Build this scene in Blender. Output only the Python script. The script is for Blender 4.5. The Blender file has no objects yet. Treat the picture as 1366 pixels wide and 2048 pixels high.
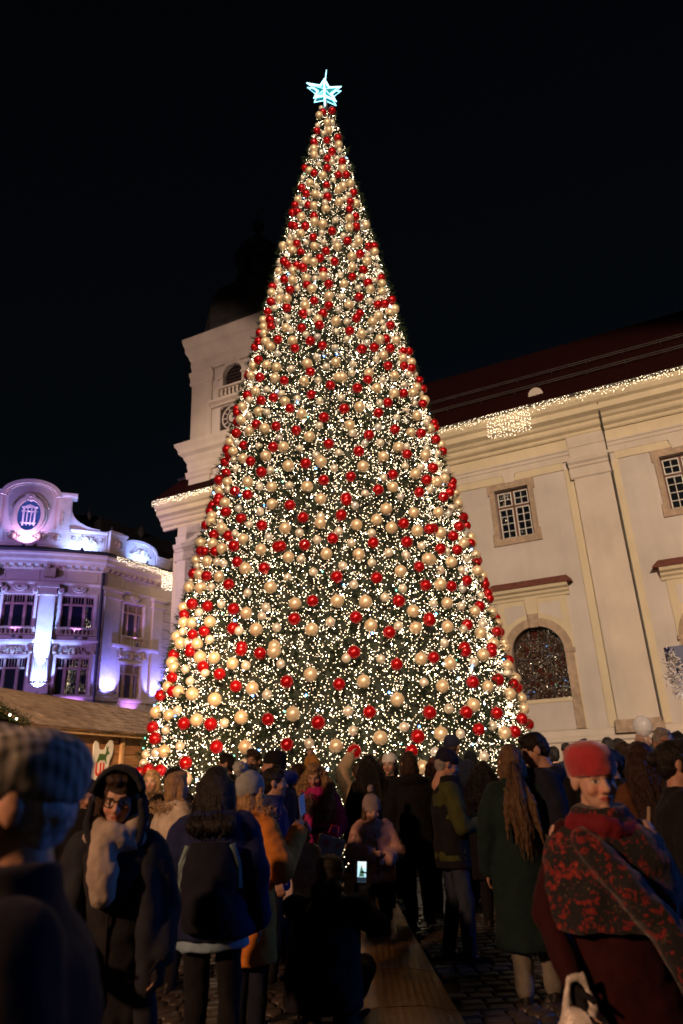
import bpy, bmesh, math, random
import numpy as np
from math import sin, cos, pi, radians, sqrt, hypot, atan2
from mathutils import Vector, Matrix, Euler
random.seed(7); RNG = np.random.default_rng(11)
SC = bpy.context.scene; COL = SC.collection

# ---------------------------------------------------------------- camera
cam_d = bpy.data.cameras.new('camera'); cam = bpy.data.objects.new('camera', cam_d); COL.objects.link(cam)
cam_d.sensor_fit = 'VERTICAL'; cam_d.sensor_height = 36.0; cam_d.lens = 24.0
cam_d.clip_start = 0.05; cam_d.clip_end = 2000
PITCH, ROLL = radians(20.79), radians(2.79)
cam.matrix_world = (Matrix.Translation((0, 0, 1.5)) @ Matrix.Rotation(pi/2 + PITCH, 4, 'X') @ Matrix.Rotation(-ROLL, 4, 'Z'))
cam_d.dof.use_dof = True; cam_d.dof.focus_distance = 11.0; cam_d.dof.aperture_fstop = 2.3
SC.camera = cam

# ---------------------------------------------------------------- sky, moon-faint sun, exposure
world = bpy.data.worlds.new('World'); SC.world = world; world.use_nodes = True
wn = world.node_tree.nodes; wl = world.node_tree.links
sky = wn.new('ShaderNodeTexSky'); sky.sky_type = 'NISHITA'; sky.sun_disc = False
SUN_EL, SUN_ROT = radians(12), radians(200)
sky.sun_elevation = SUN_EL; sky.sun_rotation = SUN_ROT
wl.new(sky.outputs[0], wn['Background'].inputs[0]); wn['Background'].inputs[1].default_value = 0.0011
sun_d = bpy.data.lights.new('sun', 'SUN'); sun = bpy.data.objects.new('sun', sun_d); COL.objects.link(sun)
sun_d.energy = 0.012; sun_d.angle = radians(12); sun_d.color = (1.0, 0.72, 0.5)
sun.rotation_euler = (pi/2 - SUN_EL - radians(25), 0, radians(20))
SC.view_settings.view_transform = 'Standard'; SC.view_settings.look = 'None'
SC.view_settings.exposure = 0; SC.view_settings.gamma = 1
SC.cycles.use_denoising = True; SC.cycles.filter_width = 1.7
SC.cycles.max_bounces = 5; SC.cycles.diffuse_bounces = 2; SC.cycles.glossy_bounces = 3
SC.cycles.transparent_max_bounces = 6
SC.cycles.sample_clamp_indirect = 8.0; SC.cycles.caustics_reflective = False; SC.cycles.caustics_refractive = False

def spot(name, loc, target, energy, color, size_deg, blend=0.5, radius=0.1, parent=None):
    d = bpy.data.lights.new(name, 'SPOT'); o = bpy.data.objects.new(name, d); COL.objects.link(o)
    d.energy = energy; d.color = color; d.spot_size = radians(size_deg); d.spot_blend = blend; d.shadow_soft_size = radius
    o.location = loc
    o.rotation_euler = (Vector(target) - Vector(loc)).to_track_quat('-Z', 'Y').to_euler()
    if parent is not None: o.parent = parent
    return o
# the square's own lamps, out of the frame: warm mast floodlight on the church, blue stage light from the right,
# violet wash across the town hall; fill spots on tower, hut and crowd are added
spot('church_floodlight', (1, -24, 18), (4.4, 22, 9.9), 73000, (1.0, 0.74, 0.52), 36.5, 0.35, 0.3)
spot('tower_fill', (-16, -8, 8), (-8.6, 34, 17.6), 25000, (1.0, 0.69, 0.56), 25, 0.3, 0.3)  # added spot, brightens the tower where the church beam falls short
spot('hut_fill', (-.5, -4, 6.5), (-5.3, 15.2, 1.7), 24000, (1.0, 0.58, 0.30), 22, 0.5, 0.2)  # added warm spot that brightens the hut wall and roof
spot('stage_light', (10.5, 6.4, 4.6), (-.4, 2.6, 1.4), 800, (0.03, 0.24, 1.0), 52, 0.6, 0.15)
spot('market_fill', (-6.8, -2.4, 5.2), (.4, 6.0, 1.2), 2500, (1.0, 0.50, 0.27), 76, 0.7, 0.25)  # added warm fill on the crowd, standing for stall lights out of view
spot('town_hall_floodlight', (-24, 16, 7), (-15, 39, 11), 14000, (0.42, 0.27, 1.0), 60, 0.8, 0.3)

# ---------------------------------------------------------------- helpers
def tag(o, label=None, cat=None, group=None, kind=None):
    if label: o['label'] = label
    if cat: o['category'] = cat
    if group: o['group'] = group
    if kind: o['kind'] = kind
    return o
def empty(name, loc=(0, 0, 0), rz=0.0, label=None, cat=None, group=None):
    o = bpy.data.objects.new(name, None); COL.objects.link(o); o.location = loc; o.rotation_euler = (0, 0, rz)
    o.empty_display_size = 0.2
    return tag(o, label, cat, group)
class MB:
    def __init__(s): s.v = []; s.f = []; s.mi = []; s.cur = 0
    def add(s, vs, fs):
        b = len(s.v); s.v.extend([tuple(p) for p in vs])
        for f in fs: s.f.append(tuple(i + b for i in f)); s.mi.append(s.cur)
        return s
    def box(s, x0, x1, y0, y1, z0, z1, mp=None, nu=1):
        """a box in (x, y, z), or in a facade's (u along, d out, z) through mp, with nu slices along x"""
        vs = []
        for i in range(nu + 1):
            x = x0 + (x1 - x0) * i / nu
            for (y, z) in ((y0, z0), (y1, z0), (y1, z1), (y0, z1)): vs.append(mp(x, y, z) if mp else (x, y, z))
        fs = [(0, 1, 2, 3), tuple(4 * nu + k for k in (3, 2, 1, 0))]
        for i in range(nu):
            a = 4 * i; b = a + 4
            for k in range(4): fs.append((a + k, b + k, b + (k + 1) % 4, a + (k + 1) % 4))
        return s.add(vs, fs)
    def profile(s, pts, u0, u1, mp, nu=1, caps=True):
        """extrude a closed (d, z) outline along u"""
        n = len(pts); vs = []
        for i in range(nu + 1):
            u = u0 + (u1 - u0) * i / nu
            for (d, z) in pts: vs.append(mp(u, d, z))
        fs = []
        for i in range(nu):
            for k in range(n): fs.append((i*n + k, (i+1)*n + k, (i+1)*n + (k+1) % n, i*n + (k+1) % n))
        if caps: fs.append(tuple(range(n))); fs.append(tuple(nu*n + k for k in range(n - 1, -1, -1)))
        return s.add(vs, fs)
    def outline(s, pts, d0, d1, mp):
        """extrude a closed (u, z) outline from depth d0 to d1"""
        n = len(pts)
        vs = [mp(u, d0, z) for u, z in pts] + [mp(u, d1, z) for u, z in pts]
        fs = [tuple(range(n)), tuple(range(2*n - 1, n - 1, -1))]
        for k in range(n): fs.append((k, n + k, n + (k+1) % n, (k+1) % n))
        return s.add(vs, fs)
    def strip(s, inner, outer, d0, d1, mp):
        """a raised band between two (u, z) polylines of equal length"""
        n = len(inner); vs = []
        for a, b in zip(inner, outer):
            vs += [mp(a[0], d0, a[1]), mp(a[0], d1, a[1]), mp(b[0], d1, b[1]), mp(b[0], d0, b[1])]
        fs = [(0, 1, 2, 3), tuple(4*(n-1) + k for k in (3, 2, 1, 0))]
        for i in range(n - 1):
            a = 4*i; b = a + 4
            for k in range(4): fs.append((a + k, b + k, b + (k+1) % 4, a + (k+1) % 4))
        return s.add(vs, fs)
    def tube(s, pts, r, seg=8, caps=True):
        pts = [Vector(p) for p in pts]; n = len(pts); rs = r if isinstance(r, (list, tuple)) else [r]*n
        vs = []; up = Vector((0.01, 0.02, 1)).normalized()
        for i, p in enumerate(pts):
            t = (pts[min(i+1, n-1)] - pts[max(i-1, 0)]).normalized()
            a = t.cross(up)
            if a.length < 1e-3: a = t.cross(Vector((1, 0, 0)))
            a.normalize(); b = t.cross(a)
            for k in range(seg):
                q = 2*pi*k/seg; vs.append(p + (a*cos(q) + b*sin(q))*rs[i])
        fs = []
        for i in range(n - 1):
            for k in range(seg): fs.append((i*seg + k, i*seg + (k+1) % seg, (i+1)*seg + (k+1) % seg, (i+1)*seg + k))
        if caps: fs.append(tuple(range(seg - 1, -1, -1))); fs.append(tuple((n-1)*seg + k for k in range(seg)))
        return s.add(vs, fs)
    def lathe(s, prof, c=(0, 0, 0), seg=16, a0=0.0):
        """turn (r, z) about the vertical through c"""
        vs = []; n = len(prof)
        for (r, z) in prof:
            for k in range(seg):
                q = a0 + 2*pi*k/seg; vs.append((c[0] + r*cos(q), c[1] + r*sin(q), c[2] + z))
        fs = []
        for i in range(n - 1):
            for k in range(seg): fs.append((i*seg + k, i*seg + (k+1) % seg, (i+1)*seg + (k+1) % seg, (i+1)*seg + k))
        fs.append(tuple(range(seg - 1, -1, -1))); fs.append(tuple((n-1)*seg + k for k in range(seg)))
        return s.add(vs, fs)
    def ball(s, c, r, seg=12, rings=8, rot=None):
        r = (r, r, r) if not isinstance(r, (list, tuple)) else r
        vs = []; M = rot.to_matrix() if rot is not None else None
        def P(x, y, z):
            p = Vector((x*r[0], y*r[1], z*r[2]))
            if M is not None: p = M @ p
            return (p[0] + c[0], p[1] + c[1], p[2] + c[2])
        vs.append(P(0, 0, -1))
        for i in range(1, rings):
            t = -pi/2 + pi*i/rings
            for k in range(seg): q = 2*pi*k/seg; vs.append(P(cos(t)*cos(q), cos(t)*sin(q), sin(t)))
        vs.append(P(0, 0, 1)); fs = []
        for k in range(seg): fs.append((0, 1 + (k+1) % seg, 1 + k))
        for i in range(rings - 2):
            for k in range(seg):
                a = 1 + i*seg; b = a + seg; fs.append((a + k, a + (k+1) % seg, b + (k+1) % seg, b + k))
        L = len(vs) - 1; a = 1 + (rings - 2)*seg
        for k in range(seg): fs.append((a + k, a + (k+1) % seg, L))
        return s.add(vs, fs)
    def mesh(s, name, mats, smooth=False):
        me = bpy.data.meshes.new(name); me.from_pydata(s.v, [], s.f); me.update()
        mats = mats if isinstance(mats, (list, tuple)) else [mats]
        for m in mats: me.materials.append(m)
        if len(mats) > 1: me.polygons.foreach_set('material_index', s.mi)
        bm = bmesh.new(); bm.from_mesh(me); bmesh.ops.recalc_face_normals(bm, faces=bm.faces); bm.to_mesh(me); bm.free()
        if smooth: me.polygons.foreach_set('use_smooth', [True]*len(me.polygons))
        return me
    def build(s, name, mats, parent=None, smooth=False, bevel=0.0):
        o = bpy.data.objects.new(name, s.mesh(name, mats, smooth)); COL.objects.link(o)
        if parent is not None: o.parent = parent
        if bevel:
            b = o.modifiers.new('bevel', 'BEVEL'); b.width = bevel; b.segments = 2; b.limit_method = 'ANGLE'; b.angle_limit = radians(40)
        return o
def raw_mesh(name, verts, faces, mats, smooth=False, mi=None):
    me = bpy.data.meshes.new(name)
    verts = np.asarray(verts, dtype=np.float32); faces = np.asarray(faces, dtype=np.int32); k = faces.shape[1]
    me.vertices.add(len(verts)); me.vertices.foreach_set('co', verts.ravel())
    me.loops.add(faces.size); me.loops.foreach_set('vertex_index', faces.ravel())
    me.polygons.add(len(faces)); me.polygons.foreach_set('loop_start', np.arange(0, faces.size, k, dtype=np.int32))
    if mi is not None: me.polygons.foreach_set('material_index', np.asarray(mi, dtype=np.int32))
    for m in (mats if isinstance(mats, (list, tuple)) else [mats]): me.materials.append(m)
    me.update(calc_edges=True)
    if smooth: me.polygons.foreach_set('use_smooth', [True]*len(faces))
    return me
def link(name, me, parent=None, loc=None):
    o = bpy.data.objects.new(name, me); COL.objects.link(o)
    if parent is not None: o.parent = parent
    if loc is not None: o.location = loc
    return o

# ---------------------------------------------------------------- materials
MATS = {}
def mat(name, col, rough=0.8, metal=0.0, var=0.12, scale=3.0, bump=0.0, bscale=30.0, bdist=0.01, col2=None, spec=0.5,
        stretch=(1, 1, 1), streak=0.0, sheen=0.0, trans=0.0, coat=0.0, detail=4.0, bdetail=5.0):
    m = bpy.data.materials.new(name); m.use_nodes = True; MATS[name] = m
    nt = m.node_tree; N = nt.nodes; L = nt.links; b = N['Principled BSDF']
    b.inputs['Roughness'].default_value = rough; b.inputs['Metallic'].default_value = metal
    b.inputs['Specular IOR Level'].default_value = spec
    if sheen: b.inputs['Sheen Weight'].default_value = sheen
    if trans: b.inputs['Transmission Weight'].default_value = trans
    if coat: b.inputs['Coat Weight'].default_value = coat
    tc = N.new('ShaderNodeTexCoord'); mp = N.new('ShaderNodeMapping'); mp.inputs['Scale'].default_value = stretch
    L.new(tc.outputs['Object'], mp.inputs[0])
    if var or col2:
        n = N.new('ShaderNodeTexNoise'); n.inputs['Scale'].default_value = scale; n.inputs['Detail'].default_value = detail
        L.new(mp.outputs[0], n.inputs['Vector'])
        r = N.new('ShaderNodeValToRGB'); r.color_ramp.elements[0].position = 0.3; r.color_ramp.elements[1].position = 0.7
        c2 = col2 or tuple(c*(1 - var) for c in col); c1 = col if col2 else tuple(min(1, c*(1 + var)) for c in col)
        r.color_ramp.elements[0].color = (*c2, 1); r.color_ramp.elements[1].color = (*c1, 1)
        L.new(n.outputs['Fac'], r.inputs[0]); L.new(r.outputs[0], b.inputs['Base Color'])
        if streak:   # rain streaks and soot running down the wall
            m2 = N.new('ShaderNodeMapping'); m2.inputs['Scale'].default_value = (2.2, 2.2, .16); L.new(tc.outputs['Object'], m2.inputs[0])
            n3 = N.new('ShaderNodeTexNoise'); n3.inputs['Scale'].default_value = 1.6; n3.inputs['Detail'].default_value = 8; L.new(m2.outputs[0], n3.inputs['Vector'])
            r3 = N.new('ShaderNodeMapRange'); r3.inputs[1].default_value = .45; r3.inputs[2].default_value = .75; r3.inputs[3].default_value = 1; r3.inputs[4].default_value = 1 - streak; L.new(n3.outputs['Fac'], r3.inputs[0])
            mx = N.new('ShaderNodeMixRGB'); mx.blend_type = 'MULTIPLY'; mx.inputs[0].default_value = 1; L.new(r.outputs[0], mx.inputs[1]); L.new(r3.outputs[0], mx.inputs[2]); L.new(mx.outputs[0], b.inputs['Base Color'])
    else: b.inputs['Base Color'].default_value = (*col, 1)
    if bump:
        n2 = N.new('ShaderNodeTexNoise'); n2.inputs['Scale'].default_value = bscale; n2.inputs['Detail'].default_value = bdetail
        L.new(mp.outputs[0], n2.inputs['Vector'])
        bp = N.new('ShaderNodeBump'); bp.inputs['Strength'].default_value = bump; bp.inputs['Distance'].default_value = bdist
        L.new(n2.outputs['Fac'], bp.inputs['Height']); L.new(bp.outputs[0], b.inputs['Normal'])
    return m
def emis(name, col, strength):
    m = bpy.data.materials.new(name); m.use_nodes = True; nt = m.node_tree
    b = nt.nodes['Principled BSDF']; b.inputs['Base Color'].default_value = (0.8, 0.8, 0.8, 1)
    b.inputs['Emission Color'].default_value = (*col, 1); b.inputs['Emission Strength'].default_value = strength
    MATS[name] = m; return m
plaster = mat('plaster', (0.58, 0.51, 0.46), 0.9, var=0.12, scale=0.55, streak=.07, bump=0.25, bscale=14)
pil_pl = mat('pilaster_plaster', (0.62, 0.53, 0.45), 0.9, var=0.1, scale=0.8, streak=.07, bump=0.2, bscale=14)
cream = mat('cream_trim', (0.66, 0.55, 0.38), 0.88, streak=.07, var=0.07, scale=0.9, bump=0.2, bscale=14)
stone = mat('sandstone', (0.44, 0.32, 0.23), 0.9, streak=.2, var=0.2, scale=5, bump=0.4, bscale=20)
tile_red = mat('red_tile', (0.16, 0.045, 0.03), 0.8, var=0.35, scale=6, bump=0.5, bscale=25)
roof_dark = mat('church_roof', (0.022, 0.0045, 0.004), 0.95, spec=0.05, var=0.4, scale=5, bump=0.6, bscale=6, stretch=(1, 1, 3))
spire_m = mat('spire_copper', (0.035, 0.03, 0.028), 0.6, var=0.3, scale=2)
brown_w = mat('brown_window_wood', (0.13, 0.05, 0.035), 0.6, var=0.2, scale=8)
white_w = mat('white_window_wood', (0.72, 0.68, 0.63), 0.6, var=0.06)
iron = mat('iron', (0.02, 0.018, 0.016), 0.5, metal=0.6, var=0.2)
clock_dark = mat('clock_dark', (0.035, 0.02, 0.018), 0.6, var=0.2)
clock_white = mat('clock_white', (0.62, 0.55, 0.5), 0.7, var=0.08)
lead = mat('lead_grey', (0.08, 0.075, 0.07), 0.6, metal=0.5, var=0.2)
def glass_mat(name, col, bump, scale, rough=0.0, dist=0.02):
    m = mat(name, col, rough, var=0, bump=bump, bscale=scale, bdist=dist, spec=1.0, bdetail=0.0)
    m.node_tree.nodes['Principled BSDF'].inputs['IOR'].default_value = 2.1
    return m
pane_dark = glass_mat('old_window_glass', (0.006, 0.007, 0.012), 0.10, 4.0)
pane_wavy = glass_mat('wavy_leaded_glass', (0.04, 0.02, 0.015), 0.2, 4.0, 0.0, 0.02)
# ================================================================ CHURCH (facade frame: u along the wall, d out of it, z up)
FA = radians(64.85); FE = (sin(FA), -cos(FA)); FN = (-cos(FA), -sin(FA)); FP = 25.8
def cm(u, d, z): return (FE[0]*u - FN[0]*(FP - d), FE[1]*u - FN[1]*(FP - d), z)
def grid_wall(mb, u0, u1, z0, z1, holes, mp, depth=0.35, d=0.0, nu=0):
    """wall sheet with rectangular openings and their reveals; shared corners keep it one piece"""
    us = sorted({u0, u1, *[h[0] for h in holes], *[h[1] for h in holes]} | ({u0 + (u1-u0)*i/nu for i in range(nu+1)} if nu else set()))
    zs = sorted({z0, z1, *[h[2] for h in holes], *[h[3] for h in holes]})
    idx = {}; vs = []; fs = []
    def V(u, dd, z):
        k = (round(u, 4), round(dd, 4), round(z, 4))
        if k not in idx: idx[k] = len(vs); vs.append(mp(u, dd, z))
        return idx[k]
    for i in range(len(us) - 1):
        for j in range(len(zs) - 1):
            uc, zc = (us[i] + us[i+1])/2, (zs[j] + zs[j+1])/2
            if any(h[0] < uc < h[1] and h[2] < zc < h[3] for h in holes): continue
            fs.append((V(us[i], d, zs[j]), V(us[i+1], d, zs[j]), V(us[i+1], d, zs[j+1]), V(us[i], d, zs[j+1])))
    for h in holes:
        a, b, lo, hi = h
        for (p, q) in (((a, lo), (b, lo)), ((b, lo), (b, hi)), ((b, hi), (a, hi)), ((a, hi), (a, lo))):
            fs.append((V(p[0], d, p[1]), V(q[0], d, q[1]), V(q[0], d - depth, q[1]), V(p[0], d - depth, p[1])))
    return mb.add(vs, fs)
church = empty('church', cm(-6, 0, 0), 0, 'large cream baroque church with clock tower and red roof behind the tree', 'church')
CI = Matrix.Translation(church.location).inverted()
def C(name, mb, m, parent=None, smooth=False, bevel=0.0):
    """build in world metres, then hang under the church"""
    o = mb.build(name, m, parent or church, smooth, bevel)
    o.matrix_parent_inverse = Matrix.Identity(4)
    base = CI if parent is None else Matrix.Identity(4)
    if parent is None: o.matrix_parent_inverse = CI
    return o
W1 = [-4.6 + 6.15*k for k in (-2, -1, 0, 1, 2)]        # bay centres
PC = [-1.49 + 6.15*k for k in (-3, -2, -1, 0, 1, 2)]   # pilaster centres
UR = 12.5
AW = [c + 0.15 if c < 0 else c - 0.05 for c in W1]
holes = [(c - .67, c + .67, 9.71, 11.76) for c in W1] + [(c - .97, c + .97, 3.55, 6.25) for c in AW]
mb = MB(); grid_wall(mb, -21.2, UR, 0, 14.0, holes, cm, 0.4)
mb.add([cm(-21.2, 0, 0), cm(-21.2, 0, 14), cm(-21.2, -16, 14), cm(-21.2, -16, 0)], [(0, 1, 2, 3)])
mb.add([cm(-21.2, -16, 0), cm(-21.2, -16, 14), cm(UR, -16, 14), cm(UR, -16, 0)], [(0, 1, 2, 3)])
wall = C('wall', mb, plaster)
# plinth and base moulding
mb = MB(); mb.profile([(0, 0), (.14, 0), (.14, 2.05), (.2, 2.1), (.2, 2.2), (.1, 2.28), (.06, 2.45), (0, 2.5)], -21.35, UR, cm)
C('plinth', mb, pil_pl)
# architrave, frieze, cornice
mb = MB(); mb.profile([(0, 12.35), (.07, 12.35), (.07, 12.6), (.10, 12.62), (.10, 12.74), (.14, 12.78), (.14, 12.84), (0, 12.84)], -21.3, UR, cm)
C('architrave', mb, pil_pl)
mb = MB(); mb.box(-21.25, UR, 0, .04, 12.84, 13.3, cm); C('frieze', mb, cream)
mb = MB()
prof = [(0, 13.3), (.12, 13.3), (.16, 13.36), (.16, 13.44), (.30, 13.52), (.34, 13.6), (.34, 13.7), (.44, 13.76), (.50, 13.86), (.70, 13.96), (.72, 14.18), (.84, 14.26), (.92, 14.40), (.95, 14.52), (.95, 14.62), (0, 14.7)]
mb.profile(prof, -22.1, UR, cm)
C('cornice', mb, cream)
mb = MB()   # cornice returning along the end wall
for k in range(len(prof)):
    pass
prof2 = [(-21.2 - d, z) for d, z in prof]
n = len(prof2); vs = [cm(u, .2, z) for u, z in prof2] + [cm(u, -16, z) for u, z in prof2]
mb.add(vs, [tuple(range(n)), tuple(range(2*n-1, n-1, -1))] + [(k, n+k, n+(k+1) % n, (k+1) % n) for k in range(n)])
C('end_cornice', mb, cream)
# pilasters with caps, bases and side strips
def pilaster(c, hw=.66):
    mb = MB(); mb.box(c - hw, c + hw, 0, .18, 2.3, 11.56, cm); o = C('pilaster', mb, pil_pl)
    mb = MB(); mb.profile([(0, 11.52), (.20, 11.52), (.24, 11.56), (.24, 11.62), (.2, 11.66), (.2, 11.95), (.26, 12.0), (.26, 12.08), (.34, 12.16), (.38, 12.3), (.38, 12.35), (0, 12.35)], c - hw - .12, c + hw + .12, cm)
    k = C('pilaster_capital', mb, pil_pl)
    mb = MB(); mb.profile([(0, 2.28), (.34, 2.28), (.34, 2.4), (.30, 2.46), (.30, 2.52), (.24, 2.58), (.22, 2.7), (0, 2.7)], c - hw - .1, c + hw + .1, cm); C('pilaster_base', mb, stone)
    for sg in (-1, 1):
        mb = MB(); a, b = sorted((c + sg*hw, c + sg*(hw + .32))); mb.box(a, b, 0, .05, 2.5, 12.05, cm); C('side_strip', mb, cream)
    mb = MB(); mb.box(c - hw - .04, c + hw + .04, .04, .12, 12.86, 13.32, cm); C('frieze_block', mb, pil_pl)
    mb = MB(); mb.box(c - hw - .02, c + hw + .02, .1, .16, 12.36, 12.83, cm); C('frieze_block', mb, pil_pl)
for c in PC: pilaster(c)
pilaster(-20.5, .62)
# horizontal cream band under the architrave, broken by the keystones
for c in W1:
    for a, b in ((c - 2.12, c - .28), (c + .28, c + 2.12)):
        mb = MB(); s = 1 if a > c else -1
        pts = [(a, 12.05), (b, 12.05), (b, 12.35), (a, 12.35)]
        if s < 0: pts = [(a, 12.05), (b + .1, 12.05), (b, 12.35), (a, 12.35)]
        else: pts = [(a - .1, 12.05), (b, 12.05), (b, 12.35), (a, 12.35)]
        mb.outline(pts, 0, .05, cm); C('cream_band', mb, cream)
    mb = MB(); mb.outline([(c - .17, 11.98), (c + .17, 11.98), (c + .26, 12.35), (c - .26, 12.35)], .0, .1, cm); C('keystone', mb, pil_pl)
    mb = MB(); mb.box(c - 2.0, c - 1.97, .0, .012, 9.0, 9.01, cm)
# upper windows
def upper_window(c):
    mb = MB()
    o_ = [(c - .93, 9.45), (c + .93, 9.45), (c + .93, 9.95), (c + .86, 9.95), (c + .86, 11.62), (c + .93, 11.62), (c + .93, 12.04), (c - .93, 12.04), (c - .93, 11.62), (c - .86, 11.62), (c - .86, 9.95), (c - .93, 9.95)]
    # stone frame as four bars with ears
    mb.outline([(c - .93, 9.45), (c + .93, 9.45), (c + .93, 9.95), (c + .67, 9.95), (c + .67, 9.71), (c - .67, 9.71), (c - .67, 9.95), (c - .93, 9.95)], 0, .07, cm)
    mb.outline([(c - .93, 12.04), (c + .93, 12.04), (c + .93, 11.6), (c + .67, 11.6), (c + .67, 11.76), (c - .67, 11.76), (c - .67, 11.6), (c - .93, 11.6)], 0, .07, cm)
    mb.box(c - .86, c - .67, 0, .068, 9.95, 11.6, cm); mb.box(c + .67, c + .86, 0, .068, 9.95, 11.6, cm)
    w = C('window', mb, stone)
    mb = MB(); D0, D1 = -.30, -.20
    for a, b in ((c - .67, c - .60), (c + .60, c + .67), (c - .05, c + .05)): mb.box(a, b, D0, D1, 9.71, 11.76, cm)
    for a, b in ((9.71, 9.76), (11.68, 11.76), (11.0, 11.1)): mb.box(c - .6, c + .6, D0, D1 - .003, a, b, cm)
    f = C('frame', mb, brown_w, w); f.parent = w; f.matrix_parent_inverse = Matrix.Identity(4)
    for sx in (-1, 1):
        for (z0, z1, rows) in ((9.76, 11.0, 4), (11.1, 11.68, 2)):
            a, b = sorted((c + sx*.05, c + sx*.60))
            mb = MB(); e = .035
            for q in (a, b - e): mb.box(q, q + e, -.26, -.17, z0, z1, cm)
            for q in (z0, z1 - e): mb.box(a + e, b - e, -.26, -.172, q, q + e, cm)
            mb.box((a + b)/2 - .012, (a + b)/2 + .012, -.25, -.18, z0 + e, z1 - e, cm)
            for r in range(1, rows):
                z = z0 + (z1 - z0)*r/rows; mb.box(a + e, b - e, -.25, -.183, z - .012, z + .012, cm)
            s = C('sash', mb, white_w, w)
            for r in range(rows):
                for k in range(2):
                    x0 = a + e + (b - a - 2*e)*k/2; x1 = x0 + (b - a - 2*e)/2; y0 = z0 + (z1 - z0)*r/rows + .01; y1 = y0 + (z1 - z0)/rows - .02
                    mb = MB(); t = random.uniform(-.012, .012); t2 = random.uniform(-.012, .012)
                    vs = [cm(x0, -.225 + t, y0), cm(x1, -.225 - t, y0), cm(x1, -.225 - t + t2, y1), cm(x0, -.225 + t + t2, y1)]
                    vs += [cm(x0, -.245, y0), cm(x1, -.245, y0), cm(x1, -.245, y1), cm(x0, -.245, y1)]
                    mb.add(vs, [(0, 1, 2, 3), (7, 6, 5, 4), (0, 4, 5, 1), (1, 5, 6, 2), (2, 6, 7, 3), (3, 7, 4, 0)])
                    C('pane', mb, pane_dark, w)
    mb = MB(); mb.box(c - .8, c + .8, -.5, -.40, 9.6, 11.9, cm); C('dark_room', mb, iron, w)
for c in W1: upper_window(c)
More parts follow.
